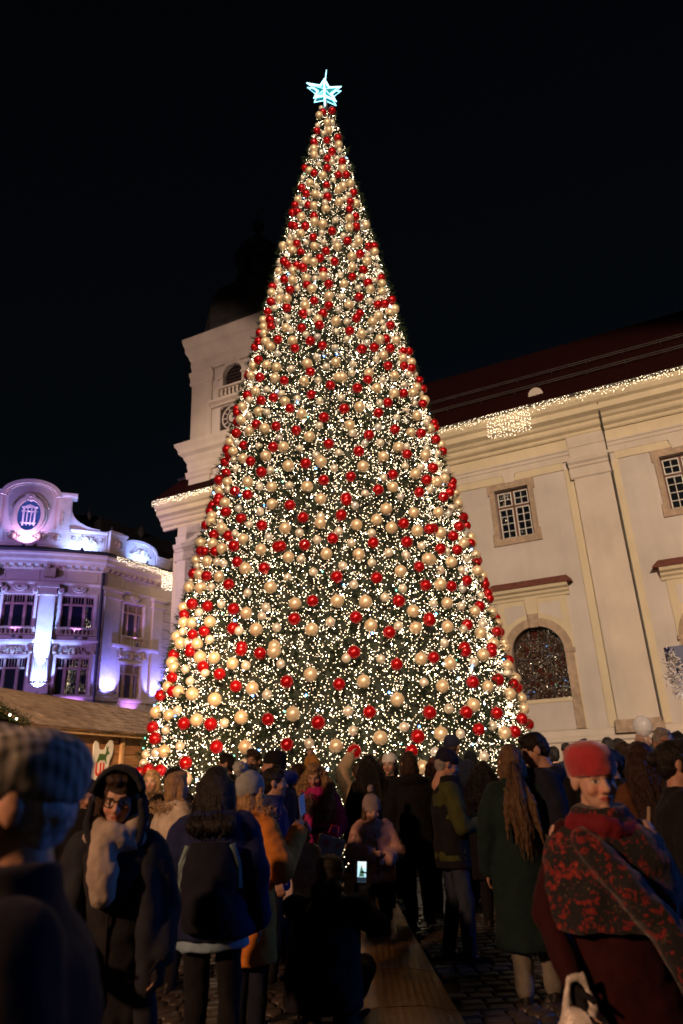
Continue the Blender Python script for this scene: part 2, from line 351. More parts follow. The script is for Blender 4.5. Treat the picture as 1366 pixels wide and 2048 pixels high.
# big arched windows below
def arch(c, r, z, n=20, a0=0, a1=pi): return [(c + r*cos(a0 + (a1-a0)*i/n), z + r*sin(a0 + (a1-a0)*i/n)) for i in range(n+1)]
def arched_window(c):
    R = .97; zs = 5.24; zb = 3.55
    # cream surround panel with two sunk plaster fields
    A = arch(c, R + .27, zs)
    mb = MB()
    top = [(c + 1.28, 7.2), (c - 1.28, 7.2)]
    for sg in (1, -1):
        pts = [(c + sg*(R + .27), zs), (c + sg*(R + .27), 2.52), (c + sg*1.28, 2.52), (c + sg*1.28, 7.2), (c, 7.2), (c, zs + R + .27)]
        q = [(u, z) for u, z in A if (u - c)*sg > .01]
        q = sorted(q, key=lambda p: -p[1])
        poly = [(c, zs + R + .27)] + q + [(c + sg*(R + .27), 2.52), (c + sg*1.28, 2.52), (c + sg*1.28, 7.2), (c, 7.2)]
        mb.outline(poly, 0, .045 + .001*sg, cm)
    w = C('window', mb, cream)
    for sg in (1, -1):
        mb = MB(); z0, z1 = 6.42, 7.02; a, b = c + sg*.27, c + sg*1.02
        poly = [(a, z1), (b, z1), (b, z0 - .1)] + [(c + sg*1.42*sin(t), zs + 1.42*cos(t)) for t in (.65, .5, .35, .19)]
        mb.outline(poly, .03, .052, cm); C('sunk_field', mb, plaster, w)
    mb = MB(); mb.strip(arch(c, R - .03, zs), arch(c, R + .27, zs), -.05, .10, cm)
    for sg in (-1, 1):
        a, b = sorted((c + sg*(R - .03), c + sg*(R + .27))); mb.box(a, b, -.05, .098, 2.52, zs, cm)
        a, b = sorted((c + sg*(R - .03), c + sg*(R + .33))); mb.box(a, b, .0, .13, zs - .12, zs + .04, cm)
    C('stone_frame', mb, stone, w)
    mb = MB(); mb.outline([(c - .13, zs + R - .08), (c + .13, zs + R - .08), (c + .2, zs + R + .42), (c - .2, zs + R + .42)], 0, .17, cm); C('keystone', mb, stone, w)
    mb = MB(); mb.outline([(c - .2, 6.64), (c + .2, 6.64), (c + .24, 7.2), (c - .24, 7.2)], .03, .12, cm); C('console', mb, cream, w)
    mb = MB(); mb.box(c - R + .03, c + R - .03, -.3, .06, zb - .1, zb + .03, cm); C('sill', mb, cream, w)
    mb = MB(); mb.box(c - R + .03, c + R - .03, -.02, .03, 2.5, zb - .1, cm); C('apron', mb, plaster, w)
    # hood: cornice and little tiled roof
    mb = MB(); mb.profile([(0, 7.2), (.08, 7.2), (.1, 7.3), (.18, 7.36), (.2, 7.44), (.32, 7.5), (.36, 7.62), (0, 7.62)], c - 1.42, c + 1.42, cm); C('hood_cornice', mb, cream, w)
    mb = MB(); vs = [cm(c - 1.62, .42, 7.62), cm(c + 1.62, .42, 7.62), cm(c + 1.62, 0, 7.62), cm(c - 1.62, 0, 7.62), cm(c - 1.62, .42, 7.66), cm(c + 1.62, .42, 7.66), cm(c + 1.4, 0, 7.95), cm(c - 1.4, 0, 7.95)]
    mb.add(vs, [(0, 1, 2, 3), (4, 5, 6, 7), (0, 1, 5, 4), (1, 2, 6, 5), (3, 0, 4, 7)]); C('hood_roof', mb, tile_red, w)
    # glazing: wavy panes between iron bars
    A2 = arch(c, R - .03, zs)
    mb = MB(); cols = [c - R + .03, c - .33, c + .33, c + R - .03]; rows = [zb + .03, 4.25, 5.0, 5.72]
    for u in cols[1:3]: mb.box(u - .014, u + .014, -.27, -.23, zb, zs + sqrt((R - .03)**2 - (u - c)**2), cm)
    for z in rows[1:]:
        hw = R - .03 if z <= zs else sqrt((R - .03)**2 - (z - zs)**2)
        mb.box(c - hw, c + hw, -.268, -.233, z - .014, z + .014, cm)
    C('glazing_bar', mb, iron, w)
    for i in range(3):
        for j in range(4):
            a, b = cols[i], cols[i+1]; z0 = rows[j]; z1 = rows[j+1] if j < 3 else zs + R
            def top_at(u): return min(z1, zs + sqrt(max(0.0, (R - .03)**2 - (u - c)**2)))
            if z0 >= zs:
                lim = sqrt(max(0, (R - .03)**2 - (z0 - zs)**2)); a, b = max(a, c - lim), min(b, c + lim)
            if b - a < .05: continue
            m_ = 8; up = [(a + (b - a)*k/m_, top_at(a + (b - a)*k/m_)) for k in range(m_, -1, -1)]
            poly = [(a, z0), (b, z0)] + up
            poly = [p for k, p in enumerate(poly) if k == 0 or hypot(p[0] - poly[k-1][0], p[1] - poly[k-1][1]) > 1e-4]
            mb = MB(); t = random.uniform(-.008, .008)
            mb.outline(poly, -.275, -.25 + t, cm); C('pane', mb, pane_wavy, w)
    # spandrels that close the square opening round the arch
    for sg in (-1, 1):
        B = [(c + sg*(R - .005)*cos(t), zs + (R - .005)*sin(t)) for t in [pi/2*k/10 for k in range(11)]]
        mb = MB(); mb.outline(B + [(c, 6.3), (c + sg*R, 6.3)], -.2, -.01 - .002*(sg > 0), cm); C('spandrel', mb, plaster, w)
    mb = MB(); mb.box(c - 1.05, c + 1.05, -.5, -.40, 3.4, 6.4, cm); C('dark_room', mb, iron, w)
for c in AW: arched_window(c)
# downpipe and its bend at the cornice
mb = MB(); mb.tube([cm(-.78, .85, 14.5), cm(-.78, .5, 13.7), cm(-.78, .22, 13.2), cm(-.78, .22, 12.3), cm(-.76, .42, 12.2), cm(-.76, .24, 11.5), cm(-.78, .22, 2.4)], .03, 6); C('downpipe', mb, lead)
# roof
RZ0, RD0, RZ1, RD1 = 14.66, 1.02, 21.9, -7.0
mb = MB(); vs = []
for u in (-22.2, UR): vs += [cm(u, RD0, RZ0), cm(u, RD0, RZ0 - .06), cm(u, RD1, RZ1 - .12), cm(u, -15.6, RZ0 - .06), cm(u, -15.6, RZ0), cm(u, RD1, RZ1)]
mb.add(vs, [tuple(range(6)), tuple(range(11, 5, -1))] + [(k, (k+1) % 6, 6 + (k+1) % 6, 6 + k) for k in range(6)])
roof = C('roof', mb, roof_dark)
def rf(u, t, h=0.0):
    d = RD0 + (RD1 - RD0)*t; z = RZ0 + (RZ1 - RZ0)*t; return cm(u, d + h*.67, z + h*.74)
for t in (.23, .42):
    mb = MB(); mb.tube([rf(-22, t, .12), rf(UR, t, .12)], .018, 5); mb.tube([rf(-22, t, .2), rf(UR, t, .2)], .018, 5)
    for k in range(24): u = -22 + k*1.5; mb.tube([rf(u, t, 0), rf(u, t, .22)], .012, 4)
    C('snow_guard', mb, lead, roof)
mb = MB(); q = arch(-3.05, .3, 0, 10); mb.outline([(u, 15.55 + z*1.15) for u, z in q], -.6, .05, cm); C('dormer', mb, pil_pl, roof)
mb = MB(); mb.tube([cm(-22.1, 1.05, 14.62), cm(UR, 1.05, 14.62)], .05, 6); C('gutter', mb, lead, roof)
# ---- tower
TU0, TU1, TC = -20.7, -15.5, -18.1; TD = -5.2
mb = MB()
def tower_ring(mb, prof, inset=0.0):
    """a moulding running round the square tower: (out, z)"""
    n = len(prof); vs = []
    for (o, z) in prof: vs += [cm(TU0 - o, o, z), cm(TU1 + o, o, z), cm(TU1 + o, TD - o, z), cm(TU0 - o, TD - o, z)]
    fs = []
    for i in range(n - 1):
        for k in range(4): fs.append((4*i + k, 4*i + (k+1) % 4, 4*i + 4 + (k+1) % 4, 4*i + 4 + k))
    fs.append((3, 2, 1, 0)); fs.append(tuple(4*(n-1) + k for k in range(4)))
    mb.add(vs, fs)
grid_wall(mb, TU0 + .15, TU1 - .15, 13.5, 23.0, [(TC - .63, TC + .63, 20.3, 22.1), (TC - .83, TC + .83, 18.15, 19.65)], cm, .3, -.12)
for a, b in (((TU0 + .15, -.12), (TU0 + .15, TD)), ((TU1 - .15, -.12), (TU1 - .15, TD)), ((TU0 + .15, TD), (TU1 - .15, TD))):
    mb.add([cm(a[0], a[1], 13.5), cm(b[0], b[1], 13.5), cm(b[0], b[1], 23), cm(a[0], a[1], 23)], [(0, 1, 2, 3)])
tower = C('tower', mb, plaster)
for a, b in ((TU0, TU0 + 1.3), (TU1 - 1.3, TU1)):
    for z0, z1 in ((14.8, 16.2), (17.7, 21.4)):
        mb = MB(); mb.box(a, b, TD - .05, .02, z0, z1, cm); C('corner_pilaster', mb, pil_pl, tower)
    mb = MB(); mb.profile([(-.1, 21.4), (.06, 21.4), (.1, 21.48), (.1, 21.56), (.06, 21.6), (.06, 21.85), (.12, 21.92), (.2, 22.05), (.2, 22.15), (-.1, 22.15)], a - .1, b + .1, cm); C('pilaster_capital', mb, pil_pl, tower)
    mb = MB(); mb.profile([(-.1, 15.9), (.06, 15.9), (.12, 16.0), (.12, 16.08), (.2, 16.2), (-.1, 16.2)], a - .12, b + .12, cm); C('pilaster_capital', mb, pil_pl, tower)
mb = MB(); tower_ring(mb, [(-.05, 22.15), (.03, 22.15), (.05, 22.45), (.08, 22.55), (.08, 22.9), (.16, 23.05), (.2, 23.2), (.32, 23.45), (.34, 23.7), (.42, 23.95), (.46, 24.15), (.46, 24.28), (.1, 24.4)]); C('top_cornice', mb, pil_pl, tower)
mb = MB(); tower_ring(mb, [(-.05, 16.2), (.04, 16.2), (.06, 16.45), (.09, 16.5), (.09, 16.75), (.2, 16.95), (.24, 17.1), (.42, 17.25), (.45, 17.45), (.56, 17.65), (.6, 17.8), (.1, 17.9)]); C('middle_cornice', mb, pil_pl, tower)
# belfry window: round head, balustrade, hood shelf above the clock
mb = MB(); mb.strip(arch(TC, .6, 21.45), arch(TC, .82, 21.45), -.15, .0, cm)
for sg in (-1, 1):
    a, b = sorted((TC + sg*.6, TC + sg*.82)); mb.box(a, b, -.15, -.003, 20.3, 21.45, cm)
    a, b = sorted((TC + sg*.56, TC + sg*.95)); mb.box(a, b, -.15, .06, 21.3, 21.45, cm)
mb.outline([(TC - .1, 21.95), (TC + .1, 21.95), (TC + .16, 22.32), (TC - .16, 22.32)], -.1, .06, cm); C('belfry_window', mb, pil_pl, tower)
for sg in (-1, 1):
    B = [(TC + sg*.6*cos(t), 21.45 + .6*sin(t)) for t in [pi/2*k/10 for k in range(11)]]
    mb = MB(); mb.outline(B + [(TC, 22.12), (TC + sg*.64, 22.12)], -.3, -.125 - .002*(sg > 0), cm); C('spandrel', mb, plaster, tower)
mb = MB(); mb.box(TC - .7, TC + .7, -.55, -.45, 20.0, 22.2, cm)
for k in range(9): mb.box(TC - .62, TC + .62, -.42, -.34, 20.4 + k*.2, 20.5 + k*.2, cm)
mb.box(TC - .02, TC + .02, -.33, -.29, 20.3, 22.05, cm); C('belfry_louvre', mb, clock_dark, tower)
mb = MB(); mb.box(TC - .95, TC + .95, -.2, .22, 20.55, 20.66, cm); mb.box(TC - .95, TC + .95, -.2, .2, 19.98, 20.08, cm)
for sg in (-1, 1): a, b = sorted((TC + sg*.74, TC + sg*.95)); mb.box(a, b, -.18, .18, 20.08, 20.55, cm)
C('balustrade', mb, pil_pl, tower)
for k in range(6):
    u = TC - .6 + k*.24; c0 = cm(u, .05, 20.08)
    mb = MB(); mb.lathe([(.07, 0), (.07, .04), (.04, .08), (.085, .2), (.045, .34), (.05, .38), (.07, .42), (.07, .47)], c0, 10); C('baluster', mb, pil_pl, tower, True)
mb = MB(); mb.profile([(-.12, 19.68), (.05, 19.68), (.12, 19.76), (.3, 19.84), (.34, 19.95), (-.12, 19.98)], TC - 1.25, TC + 1.25, cm); C('clock_hood', mb, pil_pl, tower)
# clock
mb = MB(); mb.box(TC - .83, TC + .83, -.4, -.2, 18.15, 19.68, cm); clk = C('clock', mb, clock_dark, tower)
mb = MB(); zc = 18.93
mb.strip(arch(TC, .66, zc, 48, 0, 2*pi), arch(TC, .72, zc, 48, 0, 2*pi), -.2, -.17, cm)
mb.strip(arch(TC, .40, zc, 48, 0, 2*pi), arch(TC, .43, zc, 48, 0, 2*pi), -.2, -.17, cm)
mb.outline(arch(TC, .3, zc, 24, 0, 2*pi)[:-1], -.2, -.175, cm)
for k in range(60):
    if k % 5 in (0,):
        for w_ in (-.05, 0, .05):
            a = 2*pi*k/60 + w_*.9
            mb.strip([(TC + .44*cos(a - .012), zc + .44*sin(a - .012)), (TC + .65*cos(a - .012), zc + .65*sin(a - .012))], [(TC + .44*cos(a + .012), zc + .44*sin(a + .012)), (TC + .65*cos(a + .012), zc + .65*sin(a + .012))], -.2, -.172, cm)
for sx in (-1, 1):
    for sz in (-1, 1): mb.outline(arch(TC + sx*.74, .05, zc + sz*.68, 8, 0, 2*pi)[:-1], -.2, -.175, cm)
C('clock_numeral_ring', mb, clock_white, tower)
mb = MB()
for ang, ln, w_ in ((radians(135), .34, .03), (radians(-52), .52, .022)):
    du, dz = cos(ang), sin(ang)
    mb.outline([(TC - dz*w_, zc + du*w_), (TC + du*ln, zc + dz*ln), (TC + dz*w_, zc - du*w_), (TC - du*.08, zc - dz*.08)], -.165, -.155, cm)
C('clock_hand', mb, clock_dark, tower)
# dark baroque spire
sc = cm(TC, TD/2, 0)
mb = MB(); mb.lathe([(3.2, 24.3), (3.25, 24.5), (3.2, 24.9), (3.25, 25.8), (3.1, 26.6), (2.7, 27.4), (2.0, 28.0), (1.5, 28.35), (1.35, 28.7), (1.5, 28.8), (1.5, 28.95)], sc, 8, FA + pi/8); sp = C('spire', mb, spire_m, tower)
mb = MB(); mb.lathe([(1.02, 28.9), (1.02, 30.7)], sc, 8, FA + pi/8); C('lantern', mb, iron, tower)
for k in range(8):
    q = FA + pi/8 + k*pi/4; mb = MB(); mb.tube([(sc[0] + 1.12*cos(q), sc[1] + 1.12*sin(q), 28.9), (sc[0] + 1.12*cos(q), sc[1] + 1.12*sin(q), 30.7)], .13, 6); C('lantern_post', mb, lead, tower)
mb = MB(); mb.lathe([(1.45, 30.65), (1.5, 30.8), (1.35, 30.95), (1.3, 31.3), (1.05, 31.7), (.6, 32.0), (.3, 32.25), (.2, 32.5), (.32, 32.6), (.14, 32.75), (.08, 33.1)], sc, 12); C('onion_dome', mb, spire_m, tower, True)
mb = MB(); mb.ball((sc[0], sc[1], 33.45), .4, 14, 10); mb.tube([(sc[0], sc[1], 33), (sc[0], sc[1], 35.2)], .03, 6); mb.tube([cm(TC - .4, TD/2, 34.6), cm(TC + .4, TD/2, 34.6)], .03, 6); C('finial', mb, lead, tower, True)
# ================================================================ TOWN HALL (gently bowed pavilion, then a wing running back)
TA = (-18.0, 36.6); TP0 = radians(17); TR = 20.0; TUC = 4.35
def th_path(u):
    if abs(u) <= TUC:
        p = TP0 + u/TR; return (TA[0] + TR*(sin(p) - sin(TP0)), TA[1] + TR*(cos(TP0) - cos(p)), p)
    sg = 1 if u > 0 else -1; x, y, p = th_path(sg*TUC)
    a = radians(59.5) if sg > 0 else 2*TP0 - radians(59.5)
    return (x + (u - sg*TUC)*cos(a), y + (u - sg*TUC)*sin(a), a)
def tm(u, d, z):
    x, y, p = th_path(u); return (x + sin(p)*d, y - cos(p)*d, z)
hall = empty('town_hall', tm(0, 0, 0), 0, 'ornate town hall lit violet and blue behind the market hut roof', 'building')
def under(root):
    inv = Matrix.Translation(root.location).inverted()
    if root.rotation_euler.z: inv = (Matrix.Translation(root.location) @ Matrix.Rotation(root.rotation_euler.z, 4, 'Z')).inverted()
    def B(name, mb, m, parent=None, smooth=False, bevel=0.0):
        o = mb.build(name, m, parent or root, smooth, bevel)
        if parent is None: o.matrix_parent_inverse = inv
        return o
    return B
H = under(hall)
th_wall = mat('hall_plaster', (0.50, 0.40, 0.34), 0.9, var=0.08, scale=1.5, bump=0.25, bscale=12)
th_trim = mat('hall_trim', (0.56, 0.45, 0.36), 0.85, var=0.1, scale=3, bump=0.35, bscale=16)
th_orn = mat('hall_ornament', (0.45, 0.33, 0.21), 0.85, var=0.25, scale=9, bump=0.6, bscale=22)
th_wood = mat('hall_window_wood', (0.30, 0.20, 0.14), 0.6, var=0.15, scale=6)
th_glass = glass_mat('hall_glass', (0.008, 0.009, 0.022), 0.10, 3.0, 0.0)
th_black = mat('gutter_black', (0.012, 0.012, 0.016), 0.5, var=0.2)
th_roof = mat('hall_roof_slate', (0.03, 0.026, 0.03), 0.7, var=0.4, scale=4, bump=0.5, bscale=6)
NP, WING = 12, 17.0
rowU = [(-.8, .8), (2.2, 3.95), (-3.95, -2.2)]
holesP = []
for a, b in rowU: holesP += [(a, b, 6.03, 8.02), (a, b, 9.7, 11.5)]
mb = MB(); grid_wall(mb, -TUC, TUC, 0, 13.2, holesP, tm, .3, 0, 16); H('wall', mb, th_wall)
wingW = [(5.93, 7.55), (11.2, 12.8), (14.6, 16.2)]
holesB = []
for a, b in wingW: holesB += [(a, b, 6.0, 7.9), (a, b, 9.55, 11.5)]
mb = MB(); grid_wall(mb, TUC, WING, 0, 13.2, holesB, tm, .3); H('wall', mb, th_wall)
mb = MB(); grid_wall(mb, -12, -TUC, 0, 13.2, [], tm, .3); H('wall', mb, th_wall)
def runs(name, prof, m, segs=((-TUC, TUC, NP), (TUC, WING, 1), (-12, -TUC, 1))):
    for a, b, k in segs:
        mb = MB(); mb.profile(prof, a - (.06 if k == 1 and a > 0 else 0), b, tm, k); H(name, mb, m)
runs('main_cornice', [(0, 12.9), (.1, 12.9), (.14, 13.0), (.14, 13.08), (.42, 13.16), (.46, 13.3), (.6, 13.4), (.64, 13.6), (.74, 13.68), (.76, 13.78), (0, 13.82)], th_trim)
runs('gutter', [(.0, 13.82), (.80, 13.80), (.84, 13.9), (.8, 13.98), (0, 13.98)], th_black)
runs('frieze_moulding', [(0, 12.08), (.08, 12.08), (.12, 12.16), (.12, 12.22), (.06, 12.26), (0, 12.3)], th_trim)
runs('sill_band', [(0, 5.72), (.22, 5.72), (.26, 5.8), (.26, 5.92), (.12, 6.0), (0, 6.0)], th_trim)
for k in range(28):   # modillion blocks below the cornice
    u = -2.0 + k*.42
    if u > 10: break
    mb = MB(); mb.box(u - .07, u + .07, .1, .40, 12.98, 13.15, tm); H('modillion', mb, th_orn)
# attic: parapet, great gable, pier, small segmental gable on the wing
mb = MB(); mb.box(-TUC, TUC, -.25, .02, 13.9, 15.28, tm, NP); H('attic_wall', mb, th_wall)
mb = MB(); mb.profile([(-.25, 15.28), (.08, 15.28), (.16, 15.36), (.16, 15.42), (-.25, 15.46)], 2.3, TUC, tm, 4); H('attic_coping', mb, th_trim)
mb = MB(); mb.profile([(0, 14.3), (.05, 14.3), (.08, 14.36), (0, 14.42)], -TUC, TUC, tm, NP); H('attic_moulding', mb, th_trim)
gab = [(-2.25, 15.28)]
body = [(2.25, 15.2), (2.25, 17.3)] + [(1.42*cos(t), 17.3 + .78*sin(t)) for t in [pi*k/20 for k in range(21)]] + [(-2.25, 17.3), (-2.25, 15.2)]
mb = MB()
for i in range(10):   # bowed gable wall in vertical slices
    a, b = -2.25 + .45*i, -1.8 + .45*i
    def topz(u): return 17.3 + (.78*sqrt(max(0, 1 - (u/1.42)**2)) if abs(u) < 1.42 else 0)
    mb.outline([(a, 15.2), (b, 15.2), (b, topz(b)), ((a+b)/2, topz((a+b)/2)), (a, topz(a))], -.3, .06, tm)
gb = H('gable', mb, th_wall)
for sg in (-1, 1):   # scroll shoulders sweeping down to the parapet
    cv = [(sg*(2.25 + 1.65*(1 - cos(t))), 16.55 - 1.15*sin(t)) for t in [pi/2*k/10 for k in range(11)]]
    mb = MB(); mb.outline([(sg*2.25, 15.2)] + [(sg*2.25, 16.55)] + cv[1:] + [(sg*3.9, 15.2)], -.2, .03, tm); H('gable_shoulder', mb, th_wall)
    up = [(u, z + .14) for u, z in cv]; mb = MB(); mb.strip(cv, up, -.25, .12, tm); H('shoulder_coping', mb, th_trim)
    mb = MB(); a, b = sorted((sg*1.42, sg*2.5)); mb.profile([(-.3, 17.3), (.1, 17.3), (.16, 17.4), (.28, 17.46), (.3, 17.58), (-.3, 17.62)], a, b, tm, 3); H('gable_cornice', mb, th_trim)
    mb = MB(); a, b = sorted((sg*1.5, sg*2.2)); mb.box(a, b, .06, .12, 15.3, 17.28, tm)
    H('gable_pilaster', mb, th_trim)
    for k in range(7): mb = MB(); mb.ball(tm(sg*1.78, .14, 15.6 + k*.13), (.07, .05, .055), 8, 6); H('pearl', mb, th_orn, None, True)
mb = MB()
inn = [(1.42*cos(t), 17.3 + .78*sin(t)) for t in [pi*k/24 for k in range(25)]]; out = [(1.62*cos(t), 17.32 + .98*sin(t)) for t in [pi*k/24 for k in range(25)]]
mb.strip(inn, out, -.32, .3, tm); mb.strip([(u*.93, 17.3 + (z-17.3)*.9) for u, z in inn], inn, -.1, .16, tm); H('gable_arch', mb, th_trim)
# oval window in its garland frame
OZ, OA, OB = 16.08, .62, .95
def oval(a, b, n=36): return [(a*cos(2*pi*k/n), OZ + b*sin(2*pi*k/n)) for k in range(n + 1)]
mb = MB(); mb.strip(oval(OA, OB), oval(OA + .2, OB + .2), .03, .26, tm); mb.strip(oval(OA + .2, OB + .2), oval(OA + .32, OB + .3), .03, .16, tm); ov = H('oval_window', mb, th_trim)
glow_e = emis('blue_glow_pane', (.04, .13, .6), .3); glow_e.node_tree.nodes['Principled BSDF'].inputs['Base Color'].default_value = (.01, .02, .06, 1); mb = MB(); mb.outline(oval(OA, OB)[:-1], .06, .08, tm); H('pane', mb, glow_e, ov)  # blue glow is set in the pane's own emission
mb = MB()
for u, w in ((-.3, .05), (.3, .05), (-.1, .03), (.1, .03)): mb.box(u - w, u + w, .08, .15, OZ - .62, OZ + .5, tm)
for z in (OZ + .5, OZ + .25, OZ - .45): mb.box(-.42, .42, .08, .153, z - .03, z + .03, tm)
mb.outline([(-.38, OZ + .5), (.38, OZ + .5), (0, OZ + .68)], .08, .16, tm); H('frame', mb, white_w, ov)
for k in range(26):   # carved garland round the oval
    t = radians(20 + 140*k/25); mb = MB(); mb.ball(tm((OA + .42)*cos(t), .12, OZ + .05 + (OB + .38)*sin(t)), .075, 8, 6); H('garland_fruit', mb, th_orn, ov, True)
mb = MB(); mb.outline([(-.22, 17.3), (-.3, 17.05), (0, 16.95), (.3, 17.05), (.22, 17.3), (0, 17.4)], .06, .3, tm); mb.ball(tm(0, .3, 17.18), .1, 8, 6); H('cartouche', mb, th_trim)
def scrollwork(name, u0, u1, z0, z1, d=.05, n=9, m=None):
    """symmetrical raised scrolls and leaves in a panel, one carved relief"""
    mb = MB(); uc_, zc_ = (u0 + u1)/2, (z0 + z1)/2; hw, hh = (u1 - u0)/2, (z1 - z0)/2
    for sg in (-1, 1):
        for k in range(n // 2 + 1):
            f = (k + .35)/(n/2 + .6); r = hh*(.62 - .18*(k % 2)); cu, cz = uc_ + sg*hw*f, zc_ + hh*.25*(-1)**k
            pts = [tm(cu + sg*r*(1 - .12*i)*cos(i*.9 + k), d + .03, cz + r*(1 - .12*i)*sin(i*.9 + k)) for i in range(8)]
            mb.tube(pts, [.045*(1 - .08*i) for i in range(8)], 5)
    mb.ball(tm(uc_, d + .02, zc_), (hh*.5, hh*.4, hh*.75), 10, 8)
    return H(name, mb, m or th_orn, None, True)
def panel(u0, u1, z0, z1, m=th_trim, e=.05):
    mb = MB()
    mb.box(u0, u1, 0, .045, z1 - e, z1, tm, 4); mb.box(u0, u1, 0, .045, z0, z0 + e, tm, 4)
    mb.box(u0, u0 + e, 0, .043, z0 + e, z1 - e, tm); mb.box(u1 - e, u1, 0, .043, z0 + e, z1 - e, tm); H('panel_frame', mb, m)
panel(-1.3, 1.1, 14.5, 15.15); scrollwork('carved_scrolls', .35, 1.0, 14.55, 15.1); scrollwork('carved_scrolls', -1.0, -.4, 14.55, 15.1)
panel(2.3, 4.2, 14.5, 15.15); scrollwork('carved_scrolls', 2.4, 4.1, 14.55, 15.1); scrollwork('carved_scrolls', 1.3, 1.9, 14.55, 15.1, n=3)
mb = MB(); mb.box(4.42, 5.65, -.8, .22, 13.95, 15.4, tm); pr = H('attic_pier', mb, th_wall); mb = MB(); mb.box(4.36, 5.71, -.86, .28, 15.4, 15.52, tm); mb.box(4.6, 5.47, -.7, .1, 15.52, 15.66, tm); H('pier_cap', mb, th_trim)
scrollwork('carved_scrolls', 4.75, 5.35, 14.5, 15.1, .24, 3)
def seg(c, hw, z0, zt, n=16): return [(c + hw*cos(pi*k/n), z0 + (zt - z0)*sin(pi*k/n)**.75) for k in range(n + 1)]
mb = MB(); mb.outline(seg(6.95, 1.25, 14.9, 15.42) + [(5.7, 13.95), (8.2, 13.95)], -.4, .05, tm); H('wing_gable', mb, th_wall)
mb = MB(); mb.strip(seg(6.95, 1.2, 14.88, 15.36), seg(6.95, 1.34, 14.9, 15.54), -.45, .16, tm); H('wing_gable_arch', mb, th_trim)
scrollwork('carved_scrolls', 6.05, 7.85, 14.45, 15.1, .06, 7)
for a, b in ((8.3, 9.6), (9.75, 10.4)):
    mb = MB(); mb.box(a, b, -.4, .05, 13.95, 14.8 + .2*(a > 9.7), tm); H('attic_wall', mb, th_wall); mb = MB(); mb.box(a - .04, b + .04, -.45, .12, 14.8 + .2*(a > 9.7), 14.92 + .2*(a > 9.7), tm); H('attic_coping', mb, th_trim)
# roof and dark urns
mb = MB()
pts = [(-12, -.5), (-TUC, -.5), (0, -.5), (TUC, -.5), (WING, -.5)]
vs = [tm(u, d, 14.3) for u, d in pts] + [tm(u, -3.2, 17.6) for u, d in pts] + [tm(u, -9, 18.6) for u, d in pts]
mb.add(vs, [(k, k+1, k+6, k+5) for k in range(4)] + [(k+5, k+6, k+11, k+10) for k in range(4)]); H('roof', mb, th_roof)
def urn(u, d, z, s):
    mb = MB(); mb.lathe([(.28*s, 0), (.28*s, .1*s), (.12*s, .2*s), (.1*s, .35*s), (.3*s, .7*s), (.34*s, .9*s), (.2*s, 1.05*s), (.24*s, 1.12*s), (.06*s, 1.3*s), (.03*s, 1.55*s)], tm(u, d, z), 12); H('urn', mb, th_roof, None, True)
for u, d, z, s in ((.2, -3, 17.6, 1.3), (-.9, -3, 17.6, .8), (1.7, -2.5, 17.2, .9), (3.4, -2.2, 16.6, .7), (9.2, -2.5, 16.6, .9), (4.9, -.3, 15.66, .3)): urn(u, d, z, s)
# windows
def hall_window(a, b, z0, z1):
    t = z0 + (z1 - z0)*.72; w3 = (b - a)
    mb = MB(); D0, D1 = -.24, -.14
    for u in (a, b - .06): mb.box(u, u + .06, D0, D1, z0, z1, tm)
    for z in (z0, z1 - .05): mb.box(a + .06, b - .06, D0, D1 - .003, z, z + .05, tm, 3)
    mb.box(a + .06, b - .06, D0, D1 + .04, t - .05, t + .05, tm, 3)
    m1, m2 = a + w3*.29, a + w3*.71
    for u in (m1, m2): mb.box(u - .06, u + .06, D0, D1 + .03, z0 + .05, z1 - .05, tm)
    for lo, hi in ((a + .06, m1 - .06), (m1 + .06, m2 - .06), (m2 + .06, b - .06)):
        k = 4 if hi - lo > .4 else 3
        for i in range(1, k): u = lo + (hi - lo)*i/k; mb.box(u - .013, u + .013, D0 + .02, D1 - .01, t + .05, z1 - .05, tm)
        mb.box(lo, lo + .03, D0, D1 - .005, z0 + .05, t - .05, tm); mb.box(hi - .03, hi, D0, D1 - .005, z0 + .05, t - .05, tm)
    w = H('window', mb, th_wood)
    for lo, hi in ((a + .06, m1 - .06), (m1 + .06, m2 - .06), (m2 + .06, b - .06)):
        for q0, q1 in ((z0 + .05, t - .05), (t + .05, z1 - .05)):
            mb = MB(); mb.box(lo, hi, -.22, -.20, q0, q1, tm); H('pane', mb, th_glass, w)
    mb = MB()   # architrave
    mb.box(a - .14, a, 0, .07, z0 - .02, z1 + .14, tm); mb.box(b, b + .14, 0, .07, z0 - .02, z1 + .14, tm); mb.box(a, b, 0, .072, z1, z1 + .14, tm, 3); H('architrave', mb, th_trim, w)
    mb = MB(); mb.box(a - .2, b + .2, -.3, .14, z0 - .1, z0 - .02, tm, 3); H('sill', mb, th_trim, w)
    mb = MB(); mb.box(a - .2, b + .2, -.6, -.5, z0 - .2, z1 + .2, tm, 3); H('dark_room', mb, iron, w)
    return w
def balustrade(a, b, z0, z1):
    mb = MB(); mb.box(a, b, .02, .2, z1 - .08, z1, tm, 3); mb.box(a, b, .02, .2, z0, z0 + .08, tm, 3)
    for q in (a, b - .22): mb.box(q, q + .22, .02, .18, z0 + .08, z1 - .08, tm)
    o = H('balustrade', mb, th_orn)
    n = max(4, int((b - a - .5)/.2))
    for k in range(n):
        u = a + .3 + (b - a - .6)*k/(n - 1); h = z1 - z0 - .16
        mb = MB(); mb.lathe([(.05, 0), (.05, .04), (.03, .08), (.065, h*.4), (.035, h*.75), (.05, h - .03), (.05, h)], tm(u, .11, z0 + .08), 8); H('baluster', mb, th_orn, o, True)
